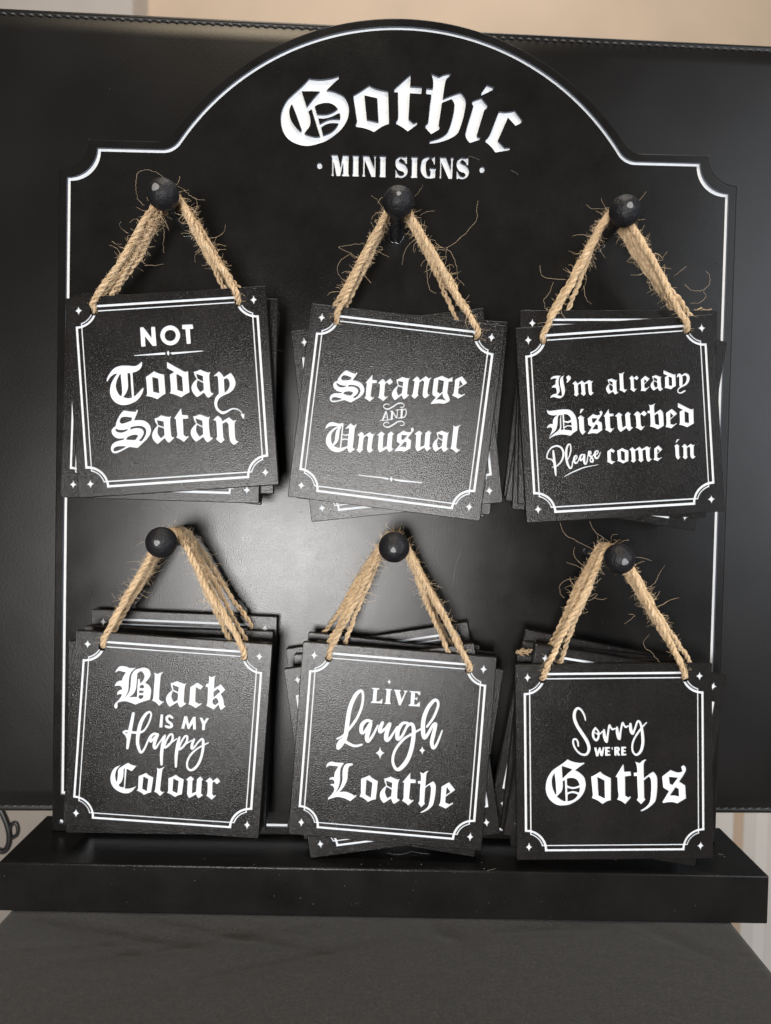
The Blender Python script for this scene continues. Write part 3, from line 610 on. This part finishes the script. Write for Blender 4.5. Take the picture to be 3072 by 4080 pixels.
# dust and paint specks on the stand
v, f = [], []
def speck(c, nrm, r_):
    a = np.cross(nrm, [0.3, 0.5, 0.8]); a /= np.linalg.norm(a); b_ = np.cross(nrm, a); b0 = len(v); ph = rnd.random()*6
    pts = [c+(a*math.cos(ph+t)*r_*rnd.uniform(0.4, 1.2)+b_*math.sin(ph+t)*r_*rnd.uniform(.3, 1)) for t in (0, 1.6, 3.1, 4.7)]
    v.extend(pts); v.append(c+np.array(nrm)*r_*0.7)
    for i in range(4): f.append((b0+i, b0+(i+1) % 4, b0+4))
for i in range(120):
    x = rnd.gauss(0.0, 0.06) if i % 2 else rnd.uniform(-0.168, 0.168)
    if abs(x) > 0.169: continue
    if i % 5 < 3: speck(np.array([x, -0.0300, rnd.uniform(-0.021, -0.001)]), (0, -1, 0), rnd.choice([0.00008, 0.00012, 0.00012, 0.00022]))
    else: speck(np.array([x, rnd.uniform(-0.029, -0.002), -0.00015]), (0, 0, 1), rnd.choice([0.00010, 0.00016, 0.0003]))
o = mesh_obj('dust_specks', v, f, M_DUST, base); o['kind'] = 'stuff'
v, f = [], []
for i in range(150): speck(np.array([rnd.uniform(-0.158, 0.158), -0.0001, rnd.uniform(0.002, 0.37)]), (0, -1, 0), rnd.choice([0.00009, 0.00014]))
o = mesh_obj('dust_specks', v, f, M_DUST, board); o['kind'] = 'stuff'
v, f = [], []
for a, b_ in ((1341, 2231), (1312, 2306), (1182, 1975), (1200, 2040), (1106, 2050), (1235, 2180), (1010, 2255)): speck(at(a, b_, -0.0001), (0, -1, 0), rnd.choice([0.0003, 0.0004]))
mesh_obj('paint_nibs', v, f, M_EDGE, board)['kind'] = 'stuff'

def lint(parent, paths, Yf):
    v, f = [], []
    for pts in paths:
        P = [at(a, b_, 0) if Yf is None else Yf(a, b_) for a, b_ in pts]; S_ = []
        for i in range(len(P)-1):
            p0, p1, p2, p3 = P[max(i-1, 0)], P[i], P[i+1], P[min(i+2, len(P)-1)]
            for q in range(4):
                t = q/4; S_.append(0.5*((2*p1)+(-p0+p2)*t+(2*p0-5*p1+4*p2-p3)*t*t+(-p0+3*p1-3*p2+p3)*t**3))
        S_.append(P[-1]); tube(v, f, S_, 0.00005, 4, cap=False)
    o = mesh_obj('lint', v, f, M_DUST, parent); o['kind'] = 'stuff'
lint(board, [[(1870, 622), (1890, 628), (1912, 638)], [(2035, 678), (2052, 686), (2066, 697)], [(1838, 2195), (1815, 2260), (1802, 2340)], [(560, 2020), (640, 2030), (700, 2060)], [(870, 1990), (840, 2020), (815, 2070)], [(640, 1960), (655, 2010), (700, 2050)], [(1105, 1395), (1130, 1400)]], lambda a, b_: at(a, b_, -0.00012))
def on_base(a, b_):
    r = ray(a, b_); t = (0.0001-CAM[2])/r[2]; return CAM+r*t
lint(base, [[(1545, 3398), (1575, 3404), (1612, 3402), (1640, 3392), (1665, 3398), (1712, 3402)], [(1940, 3470), (1965, 3463), (1975, 3460)], [(2862, 3403), (2880, 3405)]], on_base)

# ------------------------------------------------------------------ signs
def plies(root, path, seed, rad=0.00119):
    r_ = random.Random(seed); P = np.asarray(path)
    d = np.r_[0, np.cumsum(np.linalg.norm(np.diff(P, axis=0), axis=1))]; n = int(d[-1]/0.00045)
    s = np.linspace(0, d[-1], n); Q = np.c_[np.interp(s, d, P[:, 0]), np.interp(s, d, P[:, 1]), np.interp(s, d, P[:, 2])]
    kk = np.ones(9)/9                              # smooth corners a little
    Qs = Q.copy()
    for c in range(3): Qs[4:-4, c] = np.convolve(Q[:, c], kk, 'valid')
    Q = Qs.copy(); ph = [r_.uniform(0, 6.28) for _ in range(8)]
    for c in range(3): Q[:, c] += 0.00030*np.sin(s*170+ph[c])+0.00014*np.sin(s*610+ph[c+3])
    T = np.gradient(Q, axis=0); T /= np.linalg.norm(T, axis=1)[:, None]
    N = np.zeros_like(Q); nv = np.array([0, -1., 0])
    for i in range(n):
        nv = nv-T[i]*(nv@T[i]); nv /= np.linalg.norm(nv); N[i] = nv
    B = np.cross(T, N); v, f, uvs = [], [], []
    pitch = r_.uniform(0.0058, 0.0072); tw = 2*math.pi*s/pitch+0.9*np.sin(s*130+ph[6])+0.4*np.sin(s*370+ph[7]); p0 = r_.uniform(0, 6.28)
    for j in range(2):
        a = tw+p0+j*math.pi; off = rad*0.56*(1+0.2*np.sin(s*260+ph[j+4])); prr = rad*0.58*(1+0.15*np.sin(s*400+ph[j])+0.09*np.sin(s*1100+ph[j+2]))*np.minimum(1, 0.72+np.minimum(s, s[-1]-s)/0.012*0.28)
        C = Q+N*(off*np.cos(a))[:, None]+B*(off*np.sin(a))[:, None]
        tube(v, f, C, prr, 8, uvs, v0=j*3.3)
    tw_o = mesh_obj('twine', v, f, M_TWINE, root, smooth=True, uvs=uvs)
    return tw_o, Q, T, N, B, s
def fibres(tw_o, Q, T, N, B, s, seed, count, R=0.00125, skip=0):
    r_ = random.Random(seed*7+1); v, f = [], []; n = len(Q)
    for q in range(count):
        i = r_.randrange(6+skip, n-6-skip); a = r_.uniform(0, 6.28); out = N[i]*math.cos(a)+B[i]*math.sin(a)
        u = r_.random(); L = r_.uniform(0.0012, 0.003) if u < 0.72 else (r_.uniform(0.003, 0.006) if u < 0.97 else r_.uniform(0.007, 0.012))
        m = max(5, int(L/0.0006)); d = out*r_.uniform(0.2, 1.0)+T[i]*r_.uniform(-1, 1); d /= np.linalg.norm(d)
        ax = np.array([r_.gauss(0, 1) for _ in range(3)]); p = Q[i]+out*R*0.75; pts = [p]
        curl = r_.uniform(-0.5, 0.5)
        for k in range(m):
            ax += np.array([r_.gauss(0, .5) for _ in range(3)]); d = d+np.cross(ax, d)*curl*0.28+np.array([r_.gauss(0, .12) for _ in range(3)])
            d /= np.linalg.norm(d); p = p+d*(L/m); pts.append(p)
        tube(v, f, pts, np.linspace(0.000055, 0.00003, len(pts)), 3, cap=False)
    # short hairs lying almost flat on the strand
    for q in range(int(count*1.6)):
        i = r_.randrange(4+skip, n-14-skip); a = r_.uniform(0, 6.28); m = r_.randrange(6, 14); pts = []; da = r_.uniform(0.32, 0.46); lift = r_.uniform(0.00, 0.00005)
        for k in range(0, m, 2):
            j = min(i+k, n-1); aa = a+da*k; pts.append(Q[j]+(N[j]*math.cos(aa)+B[j]*math.sin(aa))*(R*0.98+lift*k))
        tube(v, f, pts, 0.00006, 3, cap=False)
    o = mesh_obj('loose_fibres', v, f, M_FIBRE, tw_o); o['kind'] = 'stuff'
    return o
def rope_path(P, peg, yp, Rw, FP_):
    c, u, v, nv = P; H = [c+u*hx+v*hz for hx, hz in HOLES]; pts = []
    px, pz = peg
    def side(h, sgn):
        hx, hz = h[0], h[2]; dx, dz = px-hx, pz-hz; D = math.hypot(dx, dz); th = math.atan2(dz, dx); al = math.asin(Rw/D)
        ang = th+sgn*al; L = math.sqrt(D*D-Rw*Rw); return np.array([hx+L*math.cos(ang), hz+L*math.sin(ang)])
    TL = side(H[0], 1); TR = side(H[1], -1)
    def leg(h, t):
        o = [h-nv*0.0030-u*0+v*0.0002, h+nv*0.0001, h+nv*0.0013+v*0.0010]
        e = np.array([t[0], yp, t[1]]); a = h+nv*0.0012+v*0.003; cf, uf, vf, nf = FP_
        def flush(k):
            q = a*(1-k)+e*k; return q-nv*((q-a)@nv)
        ke = 0.0                                # stay flat on the own sign as long as the front sign covers the strand
        if FP_ is not P:
            for k in np.linspace(0, 0.9, 46):
                q = flush(k)-cf
                if abs(q@uf) < S/2+0.0015 and q@vf < S/2+0.0015: ke = k
        for k in np.linspace(0, 1, 26):
            if k <= ke: q = flush(k)
            else: w_ = (k-ke)/(1-ke); q = a*(1-k)+e*k; z0 = flush(ke); q[1] = z0[1]*(1-w_)+e[1]*w_
            q = q.copy(); q[2] -= 0.0006*math.sin(math.pi*k); o.append(q)
        return o
    A = leg(H[0], TL); Bq = leg(H[1], TR)
    a0 = math.atan2(TL[1]-pz, TL[0]-px); a1 = math.atan2(TR[1]-pz, TR[0]-px)
    if a0 < a1: a0 += 2*math.pi
    arc = [np.array([px+Rw*math.cos(t), yp, pz+Rw*math.sin(t)]) for t in np.linspace(a0, a1, 10)[1:-1]]
    return A+arc+Bq[::-1]

PH = {0: None}
FRONT = {1: (-0.09687, -0.03018, 0.20763, -0.0894, 0.026, 0.0091), 2: (0.00014, -0.02334, 0.20174, 0.10461, -0.01075, -0.06253),
 3: (0.09891, -0.02624, 0.20051, -0.08115, 0.013, -0.05184), 4: (-0.09734, -0.0278, 0.05703, 0.05333, 0.007, 0.00379),
 5: (0.0019, -0.0255, 0.05313, 0.0566, 0.014, -0.02572), 6: (0.09983, -0.02988, 0.04954, -0.03294, 0.012, -0.01477)}
LAB = {1: 'small square black sign on twine reading NOT Today Satan', 2: 'small square black sign on twine reading Strange AND Unusual',
 3: "small square black sign on twine reading I'm already Disturbed Please come in", 4: 'small square black sign on twine reading Black IS MY Happy Colour',
 5: 'small square black sign on twine reading LIVE Laugh Loathe', 6: "small square black sign on twine reading Sorry WE'RE Goths"}
GRP = {1: 'signs hung on the upper left peg', 2: 'signs hung on the upper middle peg', 3: 'signs hung on the upper right peg',
 4: 'signs hung on the lower left peg', 5: 'signs hung on the lower middle peg', 6: 'signs hung on the lower right peg'}
# signs behind: corner anchored at a pixel, tilt in the picture (degrees clockwise), label; listed from front to back
BACK = {
1: (0.0033, [('BR', 1031, 2006, 1.8, 'black sign directly behind the Satan sign, its two lower stars showing below it'),
    ('TR', 1107, 1190, 1.4, 'black sign jutting out at the right side behind the Satan sign'),
    ('TR', 1114, 1245, 5.6, 'tilted black sign showing as a thin sliver right of the Satan sign stack'),
    ('TL', 292, 1176, -0.5, 'rearmost black sign showing only a strip above the Satan sign')]),
2: (0.0031, [('BL', 1241, 2080, -6.0, 'black sign fanned out left and right behind the Strange and Unusual sign'),
    ('TL', 1260, 1225, 5.0, 'black sign almost wholly hidden behind the Strange and Unusual sign'),
    ('TL', 1254, 1234, 5.8, 'black sign almost wholly hidden behind the Strange and Unusual sign')]),
3: (0.0033, [('TL', 2073, 1236, 0.6, 'black sign whose top border line shows above the Disturbed sign'),
    ('BL', 2040, 2029, 2.6, 'black sign peeping out at the lower left corner behind the Disturbed sign'),
    ('TR', 2898, 1361, 9.2, 'strongly tilted black sign showing right of and below the Disturbed sign'),
    ('BL', 2007, 1977, 6.3, 'leftmost black sign fanned out behind the Disturbed sign')]),
4: (0.0052, [('BL', 262, 3318, 1.3, 'black sign just behind the Happy Colour sign, a strip of it showing below'),
    ('BR', 1058, 3312, 1.8, 'black sign showing as a dark sliver right of the Happy Colour sign'),
    ('TR', 1088, 2517, 1.9, 'bare-edged black sign one step above the Happy Colour sign'),
    ('TL', 366, 2428, 2.5, 'highest and rearmost black sign behind the Happy Colour sign, its double top line showing')]),
5: (0.0036, [('BL', 1236, 3420, -7.9, 'black sign fanned out behind the Loathe sign with a lower star showing beneath it'),
    ('TR', 2008, 2669, 8.8, 'black sign tilted the other way, its corner showing right of the Loathe sign'),
    ('TL', 1229, 2519, 6.2, 'black sign whose bare top strip shows above the Loathe sign'),
    ('TL', 1170, 2608, -3.0, 'black sign showing a small corner left of the top of the Loathe sign'),
    ('TR', 1863, 2479, -8.6, 'rearmost black sign rising to the right above the Loathe sign')]),
6: (0.0034, [('TL', 2133, 2566, 9.3, 'strongly tilted black sign behind the Goths sign, star showing at its right'),
    ('TL', 2060, 2610, 1.8, 'black sign directly behind the Goths sign, a strip of its top edge showing'),
    ('TL', 2083, 2556, 6.5, 'black sign fanned left behind the Goths sign with a twine knot on its corner'),
    ('TL', 2094, 2508, 11.0, 'rearmost black sign sloping down to the right above the Goths sign')]),
}
SQ = np.array([(-S/2, -S/2), (S/2, -S/2), (S/2, S/2), (-S/2, S/2)])
def round_sq(r=0.0006):
    out = []
    for (sx, sz), a0 in zip(((1, -1), (1, 1), (-1, 1), (-1, -1)), (-math.pi/2, 0, math.pi/2, math.pi)):
        for t in (0, .5, 1): a = a0+t*math.pi/2; out.append((sx*(S/2-r)+r*math.cos(a), sz*(S/2-r)+r*math.sin(a)))
    return np.array(out)
DRILL = [circ(h, .0190*S) for h in HOLES]
THK = 0.0029; DEP = 0.0005
def border_groups():
    return [('border_line', TH), ('inner_line', TN)]+[('star', [s]) for s in ST]
def finish_sign(root, panel, outs):
    pass
sid = 0; proto = None
TWQ = {}
for k in range(1, 7):
    x, y, z, th, tx, ty = FRONT[k]; P = pose(*FRONT[k])
    root = empty('hanging_sign', mat_of(P), LAB[k], 'sign', GRP[k])
    panel, outs = engrave(root, 'panel', round_sq(), border_groups()+lettering(k, P, DEP), DEP, THK, 0.00025, M_SIGN, M_EDGE, DRILL)
    peg = PEGW[k-1]; fr = [(root, P)]
    step, lst = BACK[k]; c0, u0, v0, nv = P
    for j, (cn, px, py, deg, lab) in enumerate(lst):
        off = c0-nv*step*(j+1); r = ray(px, py); t = ((off-CAM)@nv)/(r@nv); A = CAM+r*t
        th2 = math.radians(deg-1.24); u = np.array([math.cos(th2), 0, -math.sin(th2)]); u -= nv*(u@nv); u /= np.linalg.norm(u)
        v = np.cross(nv, u); v = v if v[2] > 0 else -v
        sx = 1 if cn[1] == 'L' else -1; sz = -1 if cn[0] == 'T' else 1
        C = A+u*sx*S/2+v*sz*S/2; P2 = (C, u, v, nv)
        r2 = empty('hanging_sign', mat_of(P2), lab, 'sign', GRP[k])
        if proto is None:
            pn, _ = engrave(r2, 'panel', round_sq(), border_groups(), DEP, THK, 0.00025, M_SIGN, M_EDGE, DRILL); proto = pn
        else:
            pn = proto.copy(); COL.objects.link(pn); pn.parent = r2
            for ch in list(proto.children):
                q = ch.copy(); COL.objects.link(q); q.parent = pn
        fr.append((r2, P2))
    for j, (rt_, Pj) in enumerate(fr):
        sid += 1
        y_front = {1: -0.0325, 2: -0.0300, 3: -0.0315, 4: -0.0305, 5: -0.0320, 6: -0.0325}[k]
        yp = min(y_front+j*0.0033, -0.004)
        if k == 4: yp = y_front+j*0.0048+0.002
        Rw = 0.0031+0.0014
        path = rope_path(Pj, peg, yp, Rw, P)
        Mi = np.array(mat_of(Pj).inverted()); loc = [(Mi @ np.array([*p, 1.0]))[:3] for p in path]
        tw_o, Q, T, N, B, s = plies(rt_, loc, 40+sid, 0.00119 if j == 0 else 0.00108)
        fibres(tw_o, Q, T, N, B, s, 90+sid, 250, skip=0 if j == 0 else int(len(Q)*0.20))
        if j == 0: TWQ[k] = (tw_o, Mi)

# long stray fibres seen in the photograph
FP = (350, 650, 2.38); FM = (1250, 700, 2.38); FR_ = (2100, 750, 2.221); FB = (2100, 2050, 2.221); FL = (350, 2050, 2.38)
STRAY = [(1, FP, "530,400 475,340 455,250 460,150 490,80 580,68 660,90 750,160"),(1, FP, "850,215 900,245 950,290 1030,340 1110,352"),(1, FP, "380,665 330,625 300,590 312,550"),(1, FP, "540,970 640,970 720,955"),(1, FP, "720,620 722,700 715,790 722,850"),(1, FP, "235,745 270,765 330,770"),
 (2, FM, "1150,640 1260,685 1400,580 1540,430 1545,320 1560,240"),(2, FM, "235,675 330,660 480,640"),(2, FM, "235,680 330,730 400,790"),(2, FM, "310,1000 250,960 222,890 260,800 350,740"),(2, FM, "1170,700 1290,715 1340,820 1360,900 1370,980 1430,1040"),(2, FM, "950,200 1000,150 1035,90"),(2, FM, "1010,380 1070,340 1140,335"),(2, FM, "1080,820 1075,960 1100,1080 1160,1110"),(2, FM, "960,600 900,660 850,760 838,850"),
 (3, FR_, "1400,850 1450,900 1550,905 1610,850 1615,780 1585,730"),(3, FR_, "340,810 230,800 150,785 120,740 120,680"),(3, FR_, "180,1090 150,1000 200,920 235,830"),(3, FR_, "525,145 570,180 650,180 740,165"),(3, FR_, "500,860 510,940 540,1000 570,1025"),(3, FR_, "1300,780 1350,740 1410,695"),(3, FR_, "1450,1020 1530,1010 1580,960 1560,910"),(3, FR_, "1060,740 990,765 918,770"),
 (4, FL, "560,260 500,270 440,330"),(4, FL, "550,600 620,560 720,520"),(4, FL, "260,800 240,770 225,745"),(4, FL, "720,90 770,95 830,110"),(4, FL, "810,80 840,40 850,30"),
 (6, FB, "290,70 330,170 420,225 560,295"),(6, FB, "555,60 590,140 680,210"),(6, FB, "1175,1305 1100,1220 1030,1150 1080,1060"),(6, FB, "945,375 1020,385 1100,410"),(6, FB, "1090,640 1140,590 1180,510 1220,450"),(6, FB, "440,570 350,580 295,620 290,690 330,740"),(6, FB, "500,490 430,450 350,425"),(6, FB, "600,740 650,750 705,745"),(6, FB, "900,880 950,900 860,970")]
by = {}
for k, (ox, oy, s_), pts in STRAY:
    P = np.array([[float(a) for a in t.split(',')] for t in pts.split()]); px = P/s_+np.array([ox, oy])
    W = [at(a, b_, -0.030+0.004*math.sin(i*1.3+k)) for i, (a, b_) in enumerate(px)]
    W = np.array(W); n = len(W); S_ = []
    for i in range(n-1):
        p0, p1, p2, p3 = W[max(i-1, 0)], W[i], W[i+1], W[min(i+2, n-1)]
        for q in range(5):
            t = q/5; S_.append(0.5*((2*p1)+(-p0+p2)*t+(2*p0-5*p1+4*p2-p3)*t*t+(-p0+3*p1-3*p2+p3)*t**3))
    S_.append(W[-1]); kr = random.Random(int(sum(P[0]))); S_ = [p+np.array([kr.gauss(0, .00013), 0, kr.gauss(0, .00013)]) for p in S_]; by.setdefault(k, []).append(S_)
for k, L in by.items():
    tw_o, Mi = TWQ[k]; v, f = [], []
    for S_ in L: tube(v, f, [(Mi @ np.array([*p, 1.0]))[:3] for p in S_], np.linspace(0.00006, 0.00004, len(S_)), 4, cap=False)
    o = mesh_obj('stray_fibres', v, f, M_STRAY, tw_o); o['kind'] = 'stuff'
# frayed knot ends that peep out behind the signs
for k, j, px, py, dx in ((3, 0, 2790, 1240, 0.007), (6, 0, 2075, 2598, 0.0045)):
    rt_ = [o for o in bpy.data.objects if o.name.startswith('hanging_sign') and o.get('group') == GRP[k]][2]
    y_ = rt_.matrix_world.translation.y-0.0016
    c = at(px, py, y_+0.001); Mi = np.array(rt_.matrix_world.inverted())
    v, f, uvs = [], [], []
    for q in range(26):
        r0 = c+np.array([rnd.uniform(-.5, .5)*dx, rnd.uniform(-.0008, .0008), rnd.uniform(-.0008, .0006)]); d = np.array([rnd.uniform(0.2, 1), rnd.uniform(-.3, .3), rnd.uniform(-.4, .5)])*0.0035
        tube(v, f, [(Mi @ np.array([*(r0+d*t+np.array([0, 0, .0004*math.sin(3*t+q)])), 1.0]))[:3] for t in (0, .33, .66, 1)], 0.00016, 4, uvs)
    mesh_obj('frayed_knot', v, f, M_TWINE, rt_, uvs=uvs)

# ------------------------------------------------------------------ leather folder behind the stand
def corner_h(px, pt, pb, Y): return at(px, pt, Y), at(px, pb, Y)
YL = 0.034
tl, bl = corner_h(0, 27, 3236, YL); hgt = tl[2]-bl[2]
lo, hi = YL, YL+0.08
for _ in range(40):
    md = (lo+hi)/2; tr, br = corner_h(3072, 180, 3245, md)
    if tr[2]-br[2] < hgt: lo = md
    else: hi = md
YR = lo; tr, br = corner_h(3072, 180, 3245, YR)
fold = empty('leather_folder', Matrix.Translation(Vector(((bl[0]+br[0])/2, (YL+YR)/2, bl[2]))), 'large black leather-look panel with stitched edges standing behind the display', 'folder')
ax = (br-bl); W0 = np.linalg.norm(ax[:2]); ux = np.array([ax[0], ax[1], 0])/W0; ax_n = np.array([-ux[1], ux[0], 0])   # into the scene
org = np.array([(bl[0]+br[0])/2, (YL+YR)/2, (bl[2]+br[2])/2]); hgt = ((tl[2]-bl[2])+(tr[2]-br[2]))/2
half = W0/2+0.05; inset = 0.0034; tk = 0.006
prof = []                                    # (depth, z)
for t in np.linspace(-math.pi/2, 0, 6): prof.append((tk/2-tk/2*math.cos(t), 0+tk/4+tk/4*math.sin(t)))
prof += [(0.0, inset-0.0009), (0.0007, inset), (0.0, inset+0.0011), (-0.0002, 0.012), (0.0002, 0.05), (0.0002, hgt-0.05), (-0.0002, hgt-0.012), (0.0, hgt-inset-0.0011), (0.0007, hgt-inset), (0.0, hgt-inset+0.0009)]
for t in np.linspace(0, math.pi/2, 6): prof.append((tk/2-tk/2*math.cos(t), hgt-tk/4+tk/4*math.sin(t)))
prof += [(tk, hgt-tk/4), (tk, tk/4)]
v, f = [], []; base_l = np.array([0, 0, 0.0]); NX = 60
for i in range(NX+1):
    s_ = -half+2*half*i/NX
    for d, z_ in prof: q = ux*s_+ax_n*d; v.append((q[0], q[1], z_))
m_ = len(prof)
for i in range(NX):
    for j in range(m_):
        a = i*m_+j; b_ = i*m_+(j+1) % m_; f.append((a, a+m_, b_+m_, b_))
cov = mesh_obj('cover', v, f, M_LEATHER, fold, smooth=True)
v, f = [], []; pitch = 0.0046; n = int(2*half/pitch)
for zz, sg in ((inset, 1), (hgt-inset, -1)):
    for i in range(n):
        s0 = -half+pitch*(i+0.15); pts = []
        for t in np.linspace(0, 1, 5):
            q = ux*(s0+t*pitch*0.72)+ax_n*(0.0007-0.0011*math.sin(math.pi*t)); pts.append((q[0], q[1], zz+0.0004*(t-.5)*sg))
        tube(v, f, pts, [0.00022, 0.0004, 0.00045, 0.0004, 0.00022], 6)
o = mesh_obj('stitching', v, f, M_THREAD, fold, smooth=True); o['kind'] = 'stuff'

# ------------------------------------------------------------------ covered table top under the stand
NX, NY = 150, 110; X0, X1 = -0.1672, 0.1568; Y0, Y1 = -0.30, 0.012; v, f = [], []
ZT = -0.0222
folds = [((-0.165, -0.060), (-0.03, -0.036), 0.0006, 0.0016), ((-0.11, -0.088), (0.01, -0.05), 0.0005, 0.0014), ((-0.14, -0.040), (-0.10, -0.058), 0.0010, 0.002), ((0.115, -0.033), (0.135, -0.052), 0.0010, 0.004), ((0.02, -0.033), (0.035, -0.046), 0.0012, 0.005), ((-0.150, -0.034), (-0.085, -0.050), 0.0016, 0.0035), ((-0.10, -0.033), (-0.03, -0.052), 0.0014, 0.003), ((-0.120, -0.062), (-0.045, -0.040), 0.0011, 0.0025), ((-0.075, -0.072), (0.0, -0.045), 0.0010, 0.0025), ((0.03, -0.038), (0.10, -0.031), 0.0013, 0.004), ((-0.03, -0.10), (0.06, -0.085), 0.0003, 0.003)]
def cloth_z(x, y):
    z = 0.0
    for (ax_, ay), (bx, by_), h, wd in folds:
        dx, dy = bx-ax_, by_-ay; L = math.hypot(dx, dy); t = ((x-ax_)*dx+(y-ay)*dy)/L/L; d = ((x-ax_)*dy-(y-ay)*dx)/L
        if -0.3 < t < 1.3: z -= h*math.exp(-(d/wd)**2)*max(0, math.sin(math.pi*min(max((t+.3)/1.6, 0), 1)))
    return z
for j in range(NY+1):
    for i in range(NX+1):
        a = i/NX; b_ = j/NY; x = X0+(X1-X0)*a; y = Y0+(Y1-Y0)*b_
        rc = 0.035                              # round the back corners
        for cx, sg in ((X0+rc, -1), (X1-rc, 1)):
            if (x-cx)*sg > 0 and y > Y1-rc:
                dx, dy = (x-cx)/rc, (y-(Y1-rc))/rc; m = max(abs(dx), abs(dy)); L = math.hypot(dx, dy)
                if L > 0: x = cx+dx*m/L*rc; y = (Y1-rc)+dy*m/L*rc
        e = min(x-X0, X1-x); e = max(e, 0); z = ZT+cloth_z(x, y)
        if e < 0.004: z -= 0.004-math.sqrt(max(0, 0.004**2-(0.004-e)**2))
        v.append((x, y, z))
n1 = NX+1
for j in range(NY):
    for i in range(NX): a = j*n1+i; f.append((a, a+1, a+n1+1, a+n1))
rim = [i for i in range(n1)]+[j*n1+NX for j in range(1, NY+1)]+[NY*n1+i for i in range(NX-1, -1, -1)]+[j*n1 for j in range(NY-1, 0, -1)]
b0 = len(v); k_ = len(rim)
for lv, zd in ((0, -0.03), (1, -0.20)):
    for q, i in enumerate(rim):
        x, y, z = v[i]; r_ = 0.0015*math.sin(q*0.35)*(lv+0.2); v.append((x+r_, y, z+zd))
for q in range(k_):
    a, c = rim[q], rim[(q+1) % k_]; f.append((c, a, b0+q, b0+(q+1) % k_)); f.append((b0+(q+1) % k_, b0+q, b0+k_+q, b0+k_+(q+1) % k_))
tab = mesh_obj('covered_table', v, f, M_CLOTH, None, smooth=True)
tag(tab, 'table top under a tight dark grey-brown stretch cloth, carrying the display stand', 'table')

# ------------------------------------------------------------------ room behind
wall = box('wall', -3, 3, 1.30, 1.36, -1.5, 2.0, M_BEIGE); wall['kind'] = 'structure'
xg = at(528, 60, 1.20)[0]
pil = box('wall_pier', -2.2, xg, 1.20, 1.299, -1.5, 2.0, M_GREY); pil['kind'] = 'structure'
flo = box('floor', -3, 3, -2.5, 1.30, -1.2, -1.15, M_GREY); flo['kind'] = 'structure'
scr = empty('slatted_screen', Matrix.Translation(Vector((0.42, 0.62, -0.95))), 'pale slatted screen with one oak strip, behind the folder at lower right', 'screen')
for xa, xb, m in ((2500, 2922, M_PALE), (2922.5, 2962, M_OAK), (2962.5, 3010, M_PALE2), (3010.5, 3062, M_PALE), (3062.5, 3140, M_PALE2), (3140.5, 3300, M_PALE)):
    A, Bx = at(xa, 3300, 0.62), at(xb, 3300, 0.62)
    o = box('slat', A[0]-0.42, Bx[0]-0.42, 0.0, 0.012, 0.0, 0.93, m, scr, 0.0004)
# wrought iron scroll at the left edge
v, f = [], []
def px_path(pts, Y): return [at(a, b_, Y) for a, b_ in pts]
def cr(P, n=6):
    P = np.array(P); out = []
    for i in range(len(P)-1):
        p0, p1, p2, p3 = P[max(i-1, 0)], P[i], P[i+1], P[min(i+2, len(P)-1)]
        for q in range(n):
            t = q/n; out.append(0.5*((2*p1)+(-p0+p2)*t+(2*p0-5*p1+4*p2-p3)*t*t+(-p0+3*p1-3*p2+p3)*t**3))
    out.append(P[-1]); return out
YI = 0.10
ir = empty('iron_scroll', Matrix.Translation(Vector(tuple(at(20, 3400, YI)))), 'black wrought iron scroll showing below the folder at the far left', 'ornament')
o0 = at(20, 3400, YI)
for pts, r_ in (([(-60, 3180), (-10, 3210), (18, 3255), (36, 3310), (36, 3360), (18, 3390), (-10, 3385), (-40, 3360)], 0.0019), ([(38, 3330), (44, 3290), (62, 3278), (72, 3300), (68, 3325), (50, 3338)], 0.0013), ([(-60, 3180), (-70, 3300), (-60, 3450), (-60, 3700)], 0.0016)):
    v, f = [], []; tube(v, f, [p-o0 for p in cr(px_path(pts, YI))], r_, 8); mesh_obj('iron_bar', v, f, M_IRON, ir, smooth=True)
print('signs', sid, 'objects', len(bpy.data.objects))
